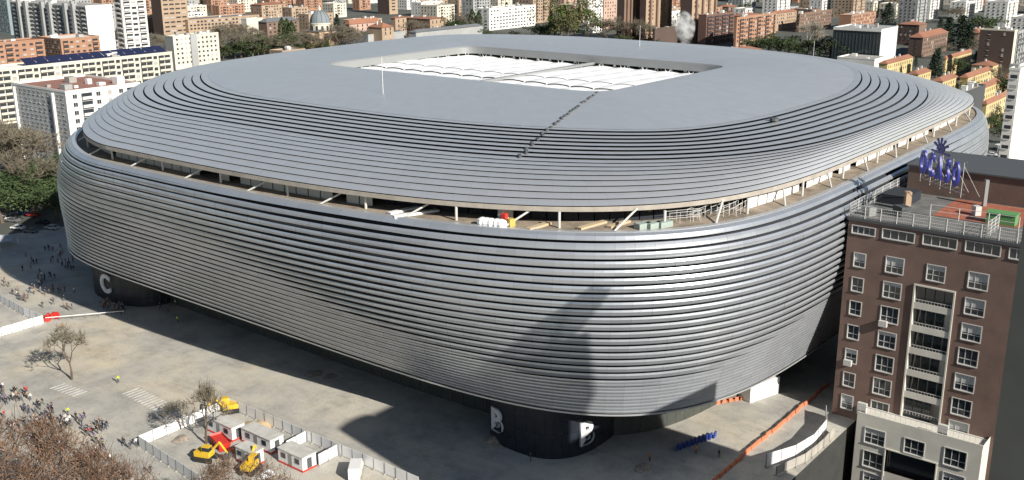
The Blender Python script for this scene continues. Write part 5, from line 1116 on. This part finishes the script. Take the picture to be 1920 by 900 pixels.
# ------------------------------------------------------------------ people
SKIN = mat('skin', (0.42, 0.26, 0.19), rough=0.6); HAIR = mat('dark_hair', (0.03, 0.022, 0.018), rough=0.8)
def person_mesh(pose, seed):
    r = random.Random(seed); V = []; Ed = []; R = []
    def add(p, rad, par=None):
        V.append(p); R.append(rad); 
        if par is not None: Ed.append((par, len(V)-1))
        return len(V)-1
    st = {'walk': 0.24, 'stand': 0.05, 'stride': 0.34}[pose]
    pel = add((0, 0, 0.95), (0.14, 0.11)); wa = add((0, 0, 1.10), (0.13, 0.10), pel); chs = add((0.01, 0, 1.32), (0.16, 0.11), wa); nk = add((0.02, 0, 1.47), (0.055, 0.055), chs); hd = add((0.04, 0, 1.56), (0.085, 0.095), nk); tp = add((0.03, 0, 1.68), (0.085, 0.09), hd); add((0.025, 0, 1.735), (0.05, 0.055), tp); add((0.13, 0, 1.575), (0.018, 0.02), hd)
    for s in (-1, 1):
        f = st*s; hp = add((0, s*0.09, 0.90), (0.095, 0.09), pel); kn_ = add((f*0.55+0.03, s*0.10, 0.50), (0.065, 0.065), hp); ak = add((f*0.9-(0.03 if f < 0 else 0), s*0.10, 0.10), (0.045, 0.045), kn_); add((f*0.9+0.16, s*0.11, 0.045), (0.045, 0.035), ak)
        sh = add((0.0, s*0.19, 1.39), (0.065, 0.065), chs); el = add((-f*0.55-0.03, s*0.25, 1.12), (0.05, 0.05), sh); wr = add((-f*0.8+0.08, s*0.24, 0.90), (0.036, 0.036), el); h0 = add((-f*0.8+0.10, s*0.235, 0.83), (0.034, 0.024), wr)
    me = bpy.data.meshes.new('body'); me.from_pydata(V, Ed, []); o = bpy.data.objects.new('tmp_body', me); COL.objects.link(o)
    md = o.modifiers.new('skin', 'SKIN'); md.use_smooth_shade = True
    for i, sv in enumerate(me.skin_vertices[0].data): sv.radius = R[i]; sv.use_root = (i == 0)
    sd_ = o.modifiers.new('sub', 'SUBSURF'); sd_.levels = 1; sd_.render_levels = 1
    dg = bpy.context.evaluated_depsgraph_get(); dg.update(); out = bpy.data.meshes.new_from_object(o.evaluated_get(dg)); bpy.data.objects.remove(o)
    out.materials.clear()
    for m in (NAVY, DGREY, SKIN, HAIR): out.materials.append(m)
    for p in out.polygons:
        c = p.center; z = c.z
        p.material_index = 3 if (z > 1.66 or (z > 1.55 and c.x < 0.0)) else 2 if z > 1.45 or (0.80 < z < 0.91 and abs(c.y) > 0.2) else 1 if z > 0.96 or abs(c.y) > 0.2 else 0
    return out
PM = [person_mesh(p, i) for i, p in enumerate(('walk', 'stand', 'stride', 'stand', 'walk'))]
tops = [('black', (0.018, 0.018, 0.022)), ('dark blue', (0.025, 0.035, 0.08)), ('grey', (0.13, 0.13, 0.14)), ('white', (0.62, 0.62, 0.62)), ('brown', (0.14, 0.09, 0.06)), ('red', (0.35, 0.04, 0.04)), ('green', (0.06, 0.12, 0.06)), ('purple', (0.10, 0.07, 0.20)), ('tan', (0.33, 0.25, 0.16)), ('hi-vis yellow', (0.55, 0.62, 0.05)), ('orange', (0.6, 0.2, 0.03))]
trs = [(0.02, 0.022, 0.03), (0.03, 0.04, 0.08), (0.10, 0.10, 0.10), (0.16, 0.13, 0.10)]
rp = random.Random(3); taken = []
def person(px, py, where, top=None, pose=None):
    c = G(px, py); 
    if any((c[0]-a)**2+(c[1]-b)**2 < 0.36 for a, b in taken): return
    taken.append((c[0], c[1])); t = top or rp.choices(tops[:9], [7, 5, 4, 3, 3, 1.2, 1, 0.8, 2])[0]; me = PM[pose if pose is not None else rp.randrange(5)]
    o = link('person', me, None, (float(c[0]), float(c[1]), 0), rp.random()*6.28); s = rp.uniform(0.93, 1.06); o.scale = (s*1.05, s*1.05, s)
    for i, m in ((0, mat('trousers_%d' % (k := rp.randrange(4)), trs[k], rough=0.85)), (1, mat('jacket_'+t[0].replace(' ', '_'), t[1], rough=0.85))): o.material_slots[i].link = 'OBJECT'; o.material_slots[i].material = m
    tag(o, f'person in {t[0]} top {where}', 'person', f'people in {t[0]} tops {where}')
def inpoly(x, y, P):
    r = False; j = len(P)-1
    for i in range(len(P)):
        if (P[i][1] > y) != (P[j][1] > y) and x < (P[j][0]-P[i][0])*(y-P[i][1])/(P[j][1]-P[i][1])+P[i][0]: r = not r
        j = i
    return r
def crowd(poly, n, where, cluster=0.5):
    xs, ys = [p[0] for p in poly], [p[1] for p in poly]; k = 0; last = None; tries = 0
    while k < n and tries < 4000:
        tries += 1
        if last and rp.random() < cluster: x, y = last[0]+rp.gauss(0, 9), last[1]+rp.gauss(0, 4)
        else: x, y = rp.uniform(min(xs), max(xs)), rp.uniform(min(ys), max(ys))
        if inpoly(x, y, poly): person(x, y, where); last = (x, y); k += 1
crowd([(0, 505), (60, 500), (150, 545), (235, 580), (225, 590), (110, 582), (60, 575), (0, 545)], 62, 'on the sunlit plaza by the C tower')
crowd([(20, 470), (120, 455), (155, 520), (150, 535), (60, 495)], 30, 'in the shade left of the C tower')
crowd([(178, 565), (240, 572), (250, 592), (200, 588)], 30, 'gathered before the foot of the C tower', 0.7)
crowd([(255, 560), (360, 560), (400, 578), (300, 590), (250, 582)], 34, 'in the shade under the stadium edge')
crowd([(0, 728), (60, 735), (120, 770), (200, 800), (260, 835), (285, 852), (240, 860), (150, 862), (80, 830), (0, 795)], 150, 'in the crowd at the lower left')
crowd([(60, 830), (250, 845), (200, 885), (80, 880)], 24, 'behind the dry trees at the lower left', 0.6)
for (px, py, t, w) in ((283, 889, 0, 'walking alone left of the site yard'), (333, 605, 9, 'in the shade beyond the lone tree'), (118, 618, 10, 'beside the red barriers'), (995, 866, 0, 'standing before the B tower'), (1218, 866, 10, 'crossing the shaded street near the B tower'), (1305, 852, 10, 'beside the blue barriers'), (1348, 858, 1, 'walking in the shaded street'), (1252, 776, 0, 'at the foot of the sunlit stadium wall'), (222, 718, 9, 'at the far edge of the lower left crowd'), (128, 778, 9, 'in the middle of the lower left crowd'), (30, 738, 0, 'leading the lower left crowd'), (1098, 843, 0, 'before the letter on the dark tower')):
    person(px, py, w, tops[t])

# things that only their place tells apart are named by their place along the picture
ORD = ['first','second','third','fourth','fifth','sixth','seventh','eighth','ninth','tenth','eleventh','twelfth','thirteenth','fourteenth','fifteenth','sixteenth','seventeenth','eighteenth','nineteenth','twentieth','21st','22nd','23rd','24th']
bpy.context.view_layer.update()
same = {}
for o in COL.objects:
    if o.parent is None and o.get('label') and o.get('category') != 'person': same.setdefault(o['label'], []).append(o)
def where_x(o):
    if o.type == 'MESH': return float(PR(np.array(o.matrix_world.translation))[0])
    k = [c for c in o.children if c.type == 'MESH' and c.data.vertices]
    if not k: return 0.0
    return float(PR(np.array(k[0].matrix_world @ Vector(k[0].bound_box[0])))[0])
for lb, os_ in same.items():
    if 1 < len(os_) <= len(ORD):
        os_.sort(key=where_x)
        for k, o in enumerate(os_): o['label'] = f'{lb}, {ORD[k]} from the left'
